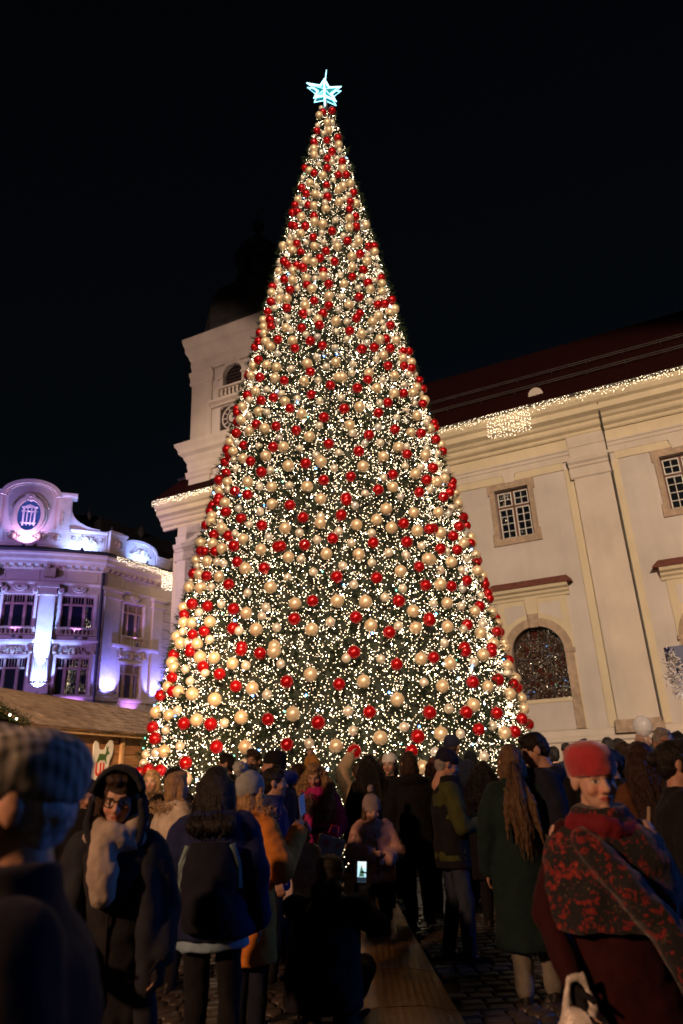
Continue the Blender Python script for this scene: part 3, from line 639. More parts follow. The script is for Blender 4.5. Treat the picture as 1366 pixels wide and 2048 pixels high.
def shell(u, z):
    mb = MB()
    for k in range(9): t = pi*(k + .5)/9; mb.tube([tm(u, .05, z + .12), tm(u + .26*cos(t), .16, z + .12 - .2*sin(t))], [.02, .05], 5)
    mb.strip([(u + .3*cos(pi*k/12), z + .12 - .24*sin(pi*k/12)) for k in range(13)], [(u + .38*cos(pi*k/12), z + .12 - .31*sin(pi*k/12)) for k in range(13)], 0, .14, tm); H('shell_ornament', mb, th_trim, None, True)
for a, b in rowU + wingW:
    pav = abs(a) < 4.3; zt = (9.7, 11.5) if pav else (9.55, 11.5); zl = (6.03, 8.02) if pav else (6.0, 7.9)
    hall_window(a, b, *zt); hall_window(a, b, *zl); c = (a + b)/2
    balustrade(a - .15, b + .22, 9.2 if pav else 8.95, 9.62 if pav else 9.46); shell(c, 11.83)
    e0, e1 = (a - .3, b + .32) if pav else (5.1, 8.7) if a < 8 else (a - .8, b + .8)
    mb = MB(); mb.profile([(0, 8.68), (.1, 8.68), (.14, 8.74), (.26, 8.8), (.3, 8.92), (0, 8.96)], e0, e1, tm, 4); H('window_cornice', mb, th_trim)
    scrollwork('lintel_carving', a + .05, b - .05, 8.12, 8.62, .05, 7)
    for q in (a - .12, b + .12): mb = MB(); mb.box(q - .11, q + .11, 0, .2, 8.2, 8.66, tm); mb.ball(tm(q, .2, 8.3), (.1, .08, .1), 8, 6); H('console', mb, th_orn)
# giant pilasters
def hall_pilaster(a, b, z0, z1, d=.28, flutes=0):
    mb = MB(); mb.box(a, b, 0, d, z0, z1, tm, 2)
    for k in range(flutes): u = a + (b - a)*(k + .5)/flutes; mb.tube([tm(u, d, z0 + .05), tm(u, d, z0 + 1.2)], .045, 6)
    H('pilaster', mb, th_trim)
    mb = MB(); mb.box(a - .1, b + .1, 0, d + .1, z1, z1 + .12, tm, 2); mb.box(a - .04, b + .04, 0, d + .04, z1 + .12, z1 + .42, tm, 2); mb.box(a - .16, b + .16, 0, d + .18, z1 + .42, z1 + .6, tm, 2); H('pilaster_capital', mb, th_trim)
for sg in (1, -1):
    a, b = sorted((sg*1.05, sg*1.85)); hall_pilaster(a, b, 6.66, 11.4, .3, 7)
    mb = MB(); mb.box(a - .08, b + .08, 0, .42, 6.0, 6.6, tm, 2); H('pedestal', mb, th_trim); mb = MB(); mb.box(a + .12, b - .12, .02, .46, 12.45, 12.92, tm); H('bracket', mb, th_orn)
    for q in (a - .25, b + .25): mb = MB(); mb.ball(tm(q, .12, 11.75), (.2, .1, .22), 10, 8); mb.ball(tm(q, .2, 11.62), .1, 8, 6); H('capital_volute', mb, th_trim, None, True)
hall_pilaster(4.46, 5.58, 6.3, 11.5, .16); hall_pilaster(8.2, 9.0, 6.3, 11.5, .16)
for k in range(11): mb = MB(); mb.box(9.02, 9.93, 0, .1, 6.05 + k*.53, 6.55 + k*.53, tm); H('rusticated_block', mb, th_wall)
for a, b in ((5.75, 7.9), (2.2, 4.0), (-.9, .9)): panel(a, b, 12.35, 12.86)
mb = MB(); mb.tube([tm(4.28, .2, 12.9), tm(4.28, .2, 5.0)], .09, 8); H('downpipe', mb, th_black)
mb = MB(); mb.box(5.9, 8.0, 0, .1, 5.2, 5.7, tm); H('apron_panel', mb, th_trim)
# uplights standing on the ledges
def uplight(u, d, z, tz, energy, color, size, label, td=0.1, blend=.4):
    t = empty('facade_uplight', tm(u, d, z), 0, label, 'floodlight', 'uplights on the town hall ledges')
    mb = MB(); mb.box(-.09, .09, -.06, .06, 0, .03); mb.box(-.07, .07, -.05, .05, .03, .13); mb.build('housing', th_black, t)
    l = spot('lamp', (0, 0, .15), Vector(tm(u, td, tz)) - Vector(tm(u, d, z)), energy, color, size, blend, .04, t)
BW = (0.20, 0.34, 1.0); VI = (0.45, 0.20, 1.0); BL = (0.16, 0.18, 1.0)
uplight(1.45, .85, 5.95, 7.7, 1500, BW, 76, 'uplight at the foot of the bright white pilaster', .3)
uplight(-1.45, .85, 5.95, 7.7, 1500, BW, 76, 'uplight at the foot of the pilaster left of the axis window', .3)
for su, nm in ((1.45, 'right'), (-1.45, 'left')): uplight(su, 1.15, 5.8, 8.7, 13000, BW, 20, 'narrow beam uplight below the pilaster ' + nm + ' of the axis window', .3)
uplight(0, .75, 14.0, 15.6, 520, (.7, .42, 1.0), 95, 'uplight below the oval gable window', .1)
uplight(2.95, .75, 14.0, 14.7, 700, BW, 135, 'uplight on the parapet right of the oval window', .0)
uplight(-2.95, .75, 14.0, 14.7, 700, BW, 135, 'uplight on the parapet left of the oval window', .0)
uplight(6.9, .75, 14.0, 14.6, 560, BW, 150, 'uplight below the small arched wing gable', .0)
uplight(5.0, .85, 6.03, 6.9, 900, BL, 90, 'uplight at the foot of the wing pilaster beside the downpipe', .1)
uplight(8.6, .85, 6.03, 6.9, 900, BL, 90, 'uplight at the foot of the farthest wing pilaster', .1)
uplight(6.7, .55, 4.9, 6.0, 140, VI, 100, 'uplight below the lower wing window', .0)
uplight(3.1, .55, 5.0, 6.0, 140, VI, 100, 'uplight below the lower pavilion window', .0)
for u, n_ in ((0, 'axis window'), (3.07, 'window right of the white pilaster'), (6.75, 'wing window')):
    uplight(u, .45, 8.98, 12.2, 150, VI, 80, 'small violet uplight on the cornice over the lower ' + n_, .05)

# ================================================================ MARKET HUT
HE0 = Vector((-5.87, 12.82, 0)); HV = Vector((.1694, .9855, 0)); HL = Vector((-.9855, .1694, 0))
def hm(s, l, z): p = HE0 + HV*s + HL*l; return (p.x, p.y, z)
hut = empty('market_hut', hm(3, 1.4, 0), 0, 'wooden market hut with shingled roof left of the Christmas tree', 'hut')
U = under(hut)
wood = mat('hut_wood', (0.42, 0.22, 0.085), 0.75, var=0.3, scale=5, stretch=(1, .25, 6), bump=0.4, bscale=18, col2=(0.25, 0.11, 0.04))
wood2 = mat('hut_batten', (0.50, 0.30, 0.14), 0.75, var=0.2, scale=6, stretch=(3, 3, .5), bump=0.3)
shingle_m = mat('hut_shingle', (0.34, 0.27, 0.22), 0.9, var=0.35, scale=3, stretch=(1, 1, 1), bump=0.6, bscale=25, col2=(0.17, 0.12, 0.10))
HS0, HS1 = .15, 8.0
nrow = 11
for k in range(nrow):
    z0 = .12 + k*.22
    s = HS0
    while s < HS1:
        ln = min(random.uniform(1.2, 2.6), HS1 - s)
        mb = MB(); j = random.uniform(-.006, .012); mb.box(s + .004, s + ln - .004, .28 + j, .31 + j, z0 + .006, z0 + .214, lambda a, b, c: hm(a, b, c))
        U('plank', mb, wood); s += ln
mb = MB(); mb.box(HS0, HS1, .34, .40, .1, 2.5, hm); mb.box(HS0, HS0 + .06, .34, 2.5, .1, 2.55, hm); mb.box(HS1 - .06, HS1, .34, 2.5, .1, 2.55, hm); U('wall_backing', mb, wood)
for s in (.2, 4.05, 7.9): mb = MB(); mb.box(s - .06, s + .06, .2, .27, .1, 2.5, hm); U('batten', mb, wood2)
mb = MB(); mb.box(-.12, HS1 + .2, .0, .05, 2.46, 2.6, hm); U('fascia', mb, wood2)
rise = Vector((0, 1.4, .78))
def hr(s, t, h=0.0): return hm(s, 1.4*t - h*.48, 2.6 + .78*t + h*.87)
mb = MB(); mb.add([hr(-.2, -.06, -.03), hr(HS1 + .3, -.06, -.03), hr(HS1 + .3, 1, -.03), hr(-.2, 1, -.03), hr(-.2, -.06, .0), hr(HS1 + .3, -.06, 0), hr(HS1 + .3, 1, 0), hr(-.2, 1, 0)],
    [(0, 1, 2, 3), (4, 5, 6, 7), (0, 1, 5, 4), (1, 2, 6, 5), (2, 3, 7, 6), (3, 0, 4, 7)]); hroof = U('roof', mb, wood)
mb = MB(); mb.add([hm(-.2, 1.4, 3.37), hm(HS1 + .3, 1.4, 3.37), hm(HS1 + .3, 2.85, 2.6), hm(-.2, 2.85, 2.6)], [(0, 1, 2, 3)]); U('far_roof_slope', mb, shingle_m)
rows = 9
for r in range(rows):
    t0, t1 = -.07 + 1.09*r/rows, -.07 + 1.09*(r + 1.25)/rows; s = -.22 - random.uniform(0, .5)
    while s < HS1 + .3:
        ln = random.uniform(.42, .62); a, b = max(s, -.22), min(s + ln, HS1 + .3); s += ln + .008
        if b - a < .08: continue
        lift = .035 + random.uniform(0, .012); mb = MB(); j = random.uniform(-.01, .01)
        vs = [hr(a, t0 + j, .012), hr(b, t0 + j, .012), hr(b, min(t1, 1.02), .004), hr(a, min(t1, 1.02), .004), hr(a, t0 + j, lift), hr(b, t0 + j, lift + random.uniform(-.008, .008)), hr(b, min(t1, 1.02), .016), hr(a, min(t1, 1.02), .016)]
        mb.add(vs, [(3, 2, 1, 0), (4, 5, 6, 7), (0, 1, 5, 4), (1, 2, 6, 5), (2, 3, 7, 6), (3, 0, 4, 7)]); U('shingle', mb, shingle_m, hroof)
# fir garland on the gable edge
fir = mat('fir_needles', (0.022, 0.042, 0.014), 0.75, var=0.5, scale=30, col2=(0.008, 0.007, 0.004), spec=0.2)
def needle_cloud(centers, n, spread, ln, wd):
    """flat needle sprigs scattered about given centres"""
    c = np.asarray(centers)[RNG.integers(0, len(centers), n)] + RNG.normal(0, 1, (n, 3))*spread
    a = RNG.normal(0, 1, (n, 3)); a /= np.linalg.norm(a, axis=1)[:, None]
    b = np.cross(a, RNG.normal(0, 1, (n, 3))); b /= np.linalg.norm(b, axis=1)[:, None]
    L_ = (ln*RNG.uniform(.6, 1.2, n))[:, None]
    v = np.concatenate([c - b*wd, c + a*L_, c + b*wd], 1).reshape(-1, 3)
    return v, np.arange(3*n).reshape(-1, 3)
g = empty('fir_garland', hm(-.25, .6, 2.9), 0, 'green fir garland along the hut gable edge above the flat cap', 'garland')
cs = [hr(-.26, t, .02) for t in np.linspace(-.1, 1, 40)]; v, f = needle_cloud(cs, 1500, .055, .1, .006)
o = link('needles', raw_mesh('needles', v, f, fir), g); o['kind'] = 'stuff'; o.matrix_parent_inverse = Matrix.Translation(g.location).inverted()
warm_e = emis('warm_bulb', (1.0, .80, .52), 22)
red_e = emis('red_bulb', (1.0, .08, .04), 6)
mb = MB(); [mb.ball(hr(-.3, t, .02), .02, 6, 4) for t in (0.02, .12, .3)]; o = mb.build('bulb', warm_e, g); o.matrix_parent_inverse = Matrix.Translation(g.location).inverted(); o['kind'] = 'stuff'
# cut-out sign: white board with a green reindeer and red letters
GS = (2.95, .16)
sg_ = empty('cutout_sign', hm(GS[0], GS[1], 1.6), 0, 'white cut-out sign with green reindeer and red letters on the hut wall', 'sign')
S = under(sg_)
sign_w = mat('sign_white', (0.78, 0.74, 0.66), 0.6, var=0.05); sign_r = mat('sign_red', (0.62, 0.06, 0.03), 0.6, var=0.1); sign_g = mat('sign_green', (0.06, 0.13, 0.03), 0.6, var=0.15)
def sm(s, d, z): return hm(GS[0] + s, GS[1] - d, z)
mb = MB(); K = 1.9
out_ = [(-.38, 1.2), (.28, 1.2), (.34, 1.7), (.40, 1.95), (.52, 2.1), (.56, 2.25), (.5, 2.38), (.38, 2.40), (.24, 2.3), (.16, 2.2), (.0, 2.18), (-.1, 2.2), (-.16, 2.33), (-.28, 2.36), (-.36, 2.28), (-.34, 2.1), (-.32, 1.8)]
mb.outline([(a*.95, z) for a, z in out_], 0, .02, sm); S('board', mb, sign_w)
mb = MB(); rd = [(-.12, 2.02), (-.2, 1.9), (-.16, 1.9), (-.05, 1.98), (.05, 1.97), (.16, 1.98), (.24, 1.9), (.2, 2.02), (.24, 2.08), (.34, 2.1), (.32, 2.15), (.27, 2.17), (.3, 2.27), (.25, 2.2), (.2, 2.28), (.21, 2.15), (.16, 2.09), (.02, 2.1), (-.08, 2.1)]
mb.outline(rd, .02, .032, sm); S('reindeer', mb, sign_g)
def letters(txt, size, s0, z, parent, m, mp):
    cu = bpy.data.curves.new('txt', 'FONT'); cu.body = txt; cu.size = size; cu.extrude = 0.006; cu.offset = 0.012
    tmp = bpy.data.objects.new('txt', cu); COL.objects.link(tmp); dg = bpy.context.evaluated_depsgraph_get()
    me = bpy.data.meshes.new_from_object(tmp.evaluated_get(dg)); bpy.data.objects.remove(tmp)
    for v_ in me.vertices: v_.co = mp(s0 + v_.co.x, .028 + v_.co.z, z + v_.co.y)
    me.materials.clear(); me.materials.append(m)
    return me
for ch, sx, z in (('U', -.22, 1.66), ('I', .08, 1.66), ('L', -.42, 1.36), ('A', -.2, 1.36)):
    me = letters(ch, .36, sx, z, sg_, sign_r, sm); o = link('letter', me, sg_); o.matrix_parent_inverse = Matrix.Translation(sg_.location).inverted()

# ================================================================ BOOTH at the right edge with its frosted garland
booth = empty('festive_booth', (4.3, 9.0, 0), 0, 'festive booth with navy fascia and red panel at the right edge', 'booth')
K_ = under(booth)
navy = mat('navy_board', (0.012, 0.02, 0.075), 0.5, var=0.2); redp = mat('red_panel', (0.35, 0.01, 0.015), 0.5, var=0.15); pinkp = mat('salmon_post', (0.5, 0.26, 0.19), 0.7, var=0.1)
def bm_(s, d, z): return (4.22 + .93*s + .36*d, 9.1 - .36*s - .93*d + .0, z)
mb = MB(); mb.box(0, 3, -.1, 0, 2.38, 2.84, bm_); K_('fascia', mb, navy)
mb = MB(); mb.box(.03, 3, 0, .03, 2.42, 2.8, bm_); K_('fascia_panel', mb, navy)
mb = MB(); mb.box(.12, .24, -.1, .02, 0, 2.38, bm_); K_('post', mb, pinkp)
mb = MB(); mb.box(.24, 3, -.12, -.06, .9, 2.36, bm_); K_('back_panel', mb, redp); mb = MB(); mb.box(.24, 3, -.06, .02, .9, 1.0, bm_); K_('counter', mb, wood)
fg = empty('frosted_garland', bm_(0, .05, 2.4), 0, 'frosted white garland with cool lights draped on the booth corner', 'garland')
frost = mat('frosted_sprig', (0.45, 0.42, 0.42), 0.7, var=0.2)
cs = [bm_(-.06 + .03*sin(t*9), .06, 2.72 - .5*t) for t in np.linspace(0, 1, 20)] + [bm_(.0 + .5*t, .06, 2.36 + .12*sin(t*3)) for t in np.linspace(0, 1, 20)]
v, f = needle_cloud(cs, 1400, .035, .07, .008); o = link('sprigs', raw_mesh('sprigs', v, f, frost), fg); o['kind'] = 'stuff'; o.matrix_parent_inverse = Matrix.Translation(fg.location).inverted()
cool_e = emis('cool_bulb', (.55, .78, 1.0), 18); blue_e = emis('blue_bulb', (.08, .35, 1.0), 16); gold_e = emis('gold_bulb', (1.0, .7, .3), 14); green_e = emis('green_bulb', (.1, .9, .55), 6)
for m_, pts in ((cool_e, ((.08, 2.42), (.1, 2.38), (.06, 2.2), (.02, 2.25))), (gold_e, ((.25, 2.45), (.12, 2.3), (.33, 2.46))), (blue_e, ((.15, 2.36), (.07, 2.24), (.22, 2.4)))):
    mb = MB(); [mb.ball(bm_(s, .1, z), .018, 6, 4) for s, z in pts]; o = mb.build('bulb', m_, fg); o.matrix_parent_inverse = Matrix.Translation(fg.location).inverted(); o['kind'] = 'stuff'

# ================================================================ GROUND
gnd_m = mat('joint_sand', (0.022, 0.019, 0.016), 0.9, var=0.3, scale=4, bump=0.4, bscale=40)
sett_m = mat('granite_sett', (0.052, 0.043, 0.036), 0.42, var=0.4, scale=2.2, bump=0.5, bscale=45, bdist=.006)
mb = MB(); mb.add([(-900, -900, 0), (900, -900, 0), (900, 900, 0), (-900, 900, 0)], [(0, 1, 2, 3)])
ground = mb.build('ground', gnd_m); ground['kind'] = 'structure'
RC = Vector((.0, 10.6)); RN = Vector((.26, 4.2))      # cable ramp axis, far and near
def on_ramp(x, y):
    c = RC.x + (RN.x - RC.x)*(RC.y - y)/(RC.y - RN.y); return abs(x - c) < .40 and 3.5 < y < 11.0
setts = []
y = 3.2; r = 0
while y < 15:
    dy = .125; x = -6.5 - random.uniform(0, .16)
    while x < 7:
        w = random.uniform(.12, .19); cx = x + w/2; yy = y + .10*sin(cx*1.15 + .4) + .02*sin(cx*5)
        if not on_ramp(cx, yy): setts.append((cx, yy, w - .014, dy - .014, random.uniform(.03, .042)))
        x += w
    y += dy
def sett_geo(w, h, z):
    b = .018; v = []
    for (zz, k) in ((0, 0), (z - .012, 0), (z, b)):
        v += [(-w/2 + k, -h/2 + k, zz), (w/2 - k, -h/2 + k, zz), (w/2 - k, h/2 - k, zz), (-w/2 + k, h/2 - k, zz)]
    f = [(8, 9, 10, 11)] + [(4*i + k, 4*i + (k+1) % 4, 4*i + 4 + (k+1) % 4, 4*i + 4 + k) for i in (0, 1) for k in range(4)]
    return v, f
def seen(s):
    px = s[0]/max(s[1], .1)
    return 4.6 < s[1] < 10.5 and (-.10 < px < .19 or -.46 < px < -.34)
near = [s for s in setts if seen(s)]
near = sorted(near, key=lambda s: (abs(s[0] - .12*s[1]) > .9, s[1]))[:290]; ns = set(id(s) for s in near)
protos = []
for k in range(6):
    v, f = sett_geo(.125 + .01*k, .111, .034 + .002*(k % 3)); me = bpy.data.meshes.new('paving_sett'); me.from_pydata(v, [], f); me.materials.append(sett_m); me.update(); protos.append(me)
for s in near:
    k = min(5, max(0, int((s[2] - .106)/.012))); o = link('paving_sett', protos[k], ground, (s[0], s[1], 0)); o.scale = (s[2]/(.125 + .01*k), 1, 1)
    o.rotation_euler = (random.uniform(-.02, .02), random.uniform(-.02, .02), .115*cos(s[0]*1.15 + .4) + random.uniform(-.04, .04))
V_ = []; F_ = []
for s in setts:
    if id(s) in ns: continue
    v, f = sett_geo(s[2], s[3], s[4]); b = len(V_); a = .115*cos(s[0]*1.15 + .4); ca, sa = cos(a), sin(a)
    V_ += [(s[0] + p[0]*ca - p[1]*sa, s[1] + p[0]*sa + p[1]*ca, p[2]) for p in v]; F_ += [tuple(i + b for i in q) for q in f]
o = link('paving_setts', raw_mesh('paving_setts', V_, F_, sett_m), ground); o['kind'] = 'stuff'
# cable ramp of chequer plate running to the tree
def plate_mat():
    m = mat('chequer_plate', (0.46, 0.27, 0.10), 0.34, metal=0.85, var=0.25, scale=3)
    N = m.node_tree.nodes; L = m.node_tree.links; tc = N.new('ShaderNodeTexCoord')
    h = None
    for ang in (45, -45):
        mp = N.new('ShaderNodeMapping'); mp.inputs['Rotation'].default_value = (0, 0, radians(ang)); mp.inputs['Scale'].default_value = (14, 38, 1)
        L.new(tc.outputs['Object'], mp.inputs[0]); w = N.new('ShaderNodeTexVoronoi'); w.inputs['Scale'].default_value = 1; w.inputs['Randomness'].default_value = 0
        L.new(mp.outputs[0], w.inputs['Vector']); rr = N.new('ShaderNodeMapRange'); rr.inputs['From Min'].default_value = .15; rr.inputs['From Max'].default_value = .4; rr.inputs['To Min'].default_value = 1; rr.inputs['To Max'].default_value = 0
        L.new(w.outputs['Distance'], rr.inputs[0])
        if h is None: h = rr.outputs[0]
        else:
            mx = N.new('ShaderNodeMath'); mx.operation = 'MAXIMUM'; L.new(h, mx.inputs[0]); L.new(rr.outputs[0], mx.inputs[1]); h = mx.outputs[0]
    bp = N.new('ShaderNodeBump'); bp.inputs['Strength'].default_value = 1; bp.inputs['Distance'].default_value = .012; L.new(h, bp.inputs['Height']); L.new(bp.outputs[0], N['Principled BSDF'].inputs['Normal'])
    return m
plate = plate_mat()
ramp = empty('cable_ramp', (RC.x, RC.y, 0), 0, 'long brown chequer-plate cable ramp lying on the setts towards the tree', 'cable ramp')
n = 8
for k in range(n):
    y0 = RC.y + (3.4 - RC.y)*k/n; y1 = RC.y + (3.4 - RC.y)*(k + 1)/n - .0; q = random.uniform(-.012, .012)
    def rx(yy, t): return RC.x + (RN.x - RC.x)*(RC.y - yy)/(RC.y - RN.y) + t + q
    mb = MB(); prof = [(-.36, .045), (-.14, .082), (.14, .082), (.36, .045), (.37, .035), (-.37, .035)]
    vs = [(rx(y0, t), y0 - .006, z) for t, z in prof] + [(rx(y1, t), y1 + .006, z) for t, z in prof]; m_ = len(prof)
    mb.add(vs, [tuple(range(m_)), tuple(range(2*m_-1, m_-1, -1))] + [(i, m_ + i, m_ + (i+1) % m_, (i+1) % m_) for i in range(m_)])
    o = mb.build('plate', plate, ramp); o.matrix_parent_inverse = Matrix.Translation(ramp.location).inverted()
# ================================================================ CHRISTMAS TREE
TX, TY, TAX, TH = -.37, 14.8, .126, 20.08
def t_rad(z): return .17 + 4.05*(1 - z/20.1)
def t_axis(z): return TX + (TAX - TX)*z/TH
def t_pt(th, z, off=0.0):
    r = t_rad(z) + off; return (t_axis(z) + r*cos(th), TY + r*sin(th), z)
tree = empty('christmas_tree', (TX, TY, 0), 0, 'towering conical Christmas tree covered in baubles and warm lights', 'tree')
TI = Matrix.Translation((-TX, -TY, 0))
bark = mat('bark', (0.06, 0.04, 0.025), 0.9, var=0.3); core_m = mat('tree_core', (0.018, 0.022, 0.012), 0.95, var=0.4, scale=8)
mb = MB(); mb.tube([(TX, TY, 0), (t_axis(10), TY, 10), (TAX, TY, 20.3)], [.25, .15, .05], 10); o = mb.build('trunk', bark, tree); o.matrix_parent_inverse = TI
mb = MB()
prof = [(t_axis(z), t_rad(z) - .22 if z < 19.4 else .04, z) for z in list(np.linspace(.35, 19.4, 14)) + [20.0]]
seg_ = 40; vs = []
for cx, r, z in prof: vs += [(cx + r*cos(2*pi*k/seg_), TY + r*sin(2*pi*k/seg_), z) for k in range(seg_)]
mb.add(vs, [(i*seg_ + k, i*seg_ + (k+1) % seg_, (i+1)*seg_ + (k+1) % seg_, (i+1)*seg_ + k) for i in range(len(prof) - 1) for k in range(seg_)])
o = mb.build('inner_boughs', core_m, tree); o.matrix_parent_inverse = TI
# boughs: sprays of needles at the surface
def surf_samples(n, off_lo, off_hi, zlo=.25, zhi=20.05):
    z = zlo + (zhi - zlo)*(1 - np.sqrt(RNG.uniform(0, 1, n*2)))     # area weighted on a cone
    z = z[:n]; th = RNG.uniform(0, 2*pi, n); off = RNG.uniform(off_lo, off_hi, n); return z, th, off
def surf_xyz(z, th, off):
    r = .17 + 4.05*(1 - z/20.1) + off; return np.stack([TX + (TAX - TX)*z/TH + r*np.cos(th), TY + r*np.sin(th), z], 1)
NT = 19000
z, th, off = surf_samples(NT, -.22, -.015); base = surf_xyz(z, th, off)
outv = np.stack([np.cos(th), np.sin(th), RNG.uniform(-.5, .35, NT)], 1); outv += RNG.normal(0, .35, (NT, 3)); outv /= np.linalg.norm(outv, axis=1)[:, None]
V = []; k_ = 9
for i in range(k_):
    d = outv + RNG.normal(0, .55, (NT, 3)); d /= np.linalg.norm(d, axis=1)[:, None]
    s = base + outv*(.02 + .11*i/k_); sd = np.cross(d, RNG.normal(0, 1, (NT, 3))); sd /= np.linalg.norm(sd, axis=1)[:, None]
    L_ = RNG.uniform(.07, .16, NT)[:, None]; V.append(np.concatenate([s - sd*.010, s + d*L_, s + sd*.010], 1))
V = np.concatenate(V, 0).reshape(-1, 3)
o = link('crown', raw_mesh('crown', V, np.arange(len(V)).reshape(-1, 3), fir), tree); o.matrix_parent_inverse = TI; o['kind'] = 'stuff'
# strings of tiny lamps
tree_e = emis('tree_lamp', (1.0, .79, .54), 14); tree_e0 = emis('tree_lamp_bright', (1.0, .80, .55), 130); tree_e2 = emis('tree_lamp_soft', (1.0, .75, .49), 10); tree_e3 = emis('tree_lamp_dim', (1.0, .72, .46), 7)
OCT_V = np.array([(1, 0, 0), (-1, 0, 0), (0, 1, 0), (0, -1, 0), (0, 0, 1), (0, 0, -1)], float)
OCT_F = np.array([(0, 2, 4), (2, 1, 4), (1, 3, 4), (3, 0, 4), (2, 0, 5), (1, 2, 5), (3, 1, 5), (0, 3, 5)])
def bulbs(pts, r):
    n = len(pts); r = np.broadcast_to(np.asarray(r, float), (n,))
    v = (pts[:, None, :] + OCT_V[None]*r[:, None, None]).reshape(-1, 3); f = (OCT_F[None] + (np.arange(n)*6)[:, None, None]).reshape(-1, 3); return v, f
lights = empty('tree_string_lights', (TX, TY, .3), 0, 'thousands of tiny warm white lamps strung over the whole tree', 'string lights'); LI = Matrix.Translation((-TX, -TY, -.3))
def add_bulbs(pts, r, m, root, inv):
    v, f = bulbs(np.asarray(pts), r); o = link('bulbs', raw_mesh('bulbs', v, f, m), root); o.matrix_parent_inverse = inv; o['kind'] = 'stuff'; return o
NB = 64000
z, th, off = surf_samples(NB, -.17, .02); th[:int(NB*.3)] = pi + (th[:int(NB*.3)] % pi); q_ = RNG.permutation(NB); z, th, off = z[q_], th[q_], off[q_]; P_ = surf_xyz(z, th, off)
add_bulbs(P_[:3000], RNG.uniform(.0048, .0062, 3000), tree_e0, lights, LI)
add_bulbs(P_[3000:16000], RNG.uniform(.005, .008, 13000), tree_e, lights, LI)
add_bulbs(P_[16000:38000], RNG.uniform(.005, .0075, 22000), tree_e2, lights, LI)
add_bulbs(P_[38000:], RNG.uniform(.005, .0075, NB - 38000), tree_e3, lights, LI)
z, th, off = surf_samples(150, .0, .06); add_bulbs(surf_xyz(z, th, off), .02, blue_e, lights, LI)
z, th, off = surf_samples(120, .0, .06); add_bulbs(surf_xyz(z, th, off), .016, green_e, lights, LI)
z, th, off = surf_samples(80, .0, .06); add_bulbs(surf_xyz(z, th, off), .018, cool_e, lights, LI)
# baubles: measured angle (degrees) and height (cm) on the cone
BAUB_R = [(256,618),(261,588),(274,588),(271,540),(262,531),(284,531),(296,576),(296,537),(254,534),(272,465),(284,462),(299,489),(300,453),(265,423),(290,420),(260,393),(277,390),(286,363),(276,618),(299,390),(307,573),(212,369),(224,363),(232,330),(239,312),(245,288),(216,324),(219,297),(209,297),(245,348),(251,339),(259,288),(272,279),(229,237),(239,231),(255,231),(267,222),(210,240),(215,219),(242,195),(260,192),(233,174),(216,168),(223,165),(209,165),(287,309),(298,321),(310,282),(323,291),(345,342),(337,291),(345,288),(279,234),(294,231),(305,231),(317,231),(333,225),(345,219),(290,195),(308,204),(324,201),(275,177),(288,174),(324,342),(276,330),(310,336),(282,1743),(272,1710),(301,1710),(226,1704),(271,1665),(250,1653),(289,1638),(304,1653),(270,1590),(229,1617),(241,1575),(271,1539),(310,1584),(223,1557),(247,1521),(301,1536),(297,1500),(220,1533),(233,1512),(256,1467),(304,1479),(226,1473),(232,1461),(247,1437),(302,1437),(275,1401),(257,1383),(289,1368),(240,1380),(313,1380),(324,1401),(246,1341),(269,1326),(264,1302),(300,1332),(227,1341),(233,1317),(276,1287),(244,1296),(250,1281),(300,1275),(267,1254),(289,1239),(233,1266),(302,1233),(320,1281),(217,1275),(255,1215),(271,1209),(241,1218),(292,1173),(221,1218),(261,1158),(271,1137),(307,1167),(315,1185),(328,1224),(241,1158),(220,1188),(254,1122),(267,1113),(291,1119),(288,1101),(226,1149),(315,1116),(229,1122),(265,1077),(254,1077),(283,1059),(215,1134),(307,1059),(238,1065),(217,1104),(260,1032),(267,1014),(212,1098),(297,1020),(309,1035),(251,1020),(289,1008),(223,1035),(229,972),(247,933),(261,942),(271,900),(220,942),(214,1011),(234,900),(242,894),(262,879),(209,930),(212,912),(252,852),(268,816),(216,879),(234,837),(246,813),(256,792),(218,846),(228,795),(246,762),(270,750),(211,819),(217,792),(213,783),(235,744),(261,708),(218,747),(242,708),(211,744),(268,666),(229,684),(237,663),(217,690),(304,975),(318,999),(327,1011),(290,921),(336,996),(340,981),(284,894),(311,909),(299,867),(328,912),(277,837),(293,834),(341,888),(341,876),(300,798),(317,813),(287,774),(332,825),(344,819),(282,732),(304,741),(319,729),(278,672),(295,684),(312,690),(345,744),(335,711),(329,687),(321,663),(288,645),(306,654),(276,624),(322,1050),(332,1071),(226,642),(211,669),(236,612),(246,585),(209,642),(221,600),(231,582),(235,555),(212,579),(217,570),(225,558),(238,519),(249,495),(210,534),(223,510),(236,477),(217,462),(228,444),(240,426),(212,447),(241,390),(229,396),(223,396),(245,354),(224,369),(253,534),(217,681),(212,681),(309,576),(342,651),(345,636),(328,606),(320,573),(310,534),(320,543),(339,585),(338,540),(345,555),(321,480),(311,459),(344,510),(344,501),(345,483),(345,471),(325,432),(299,387),(314,387),(345,429),(335,390),(344,399),(310,342),(325,351),(257,1944),(301,1956),(242,1857),(272,1797),(302,1821),(239,1803)]
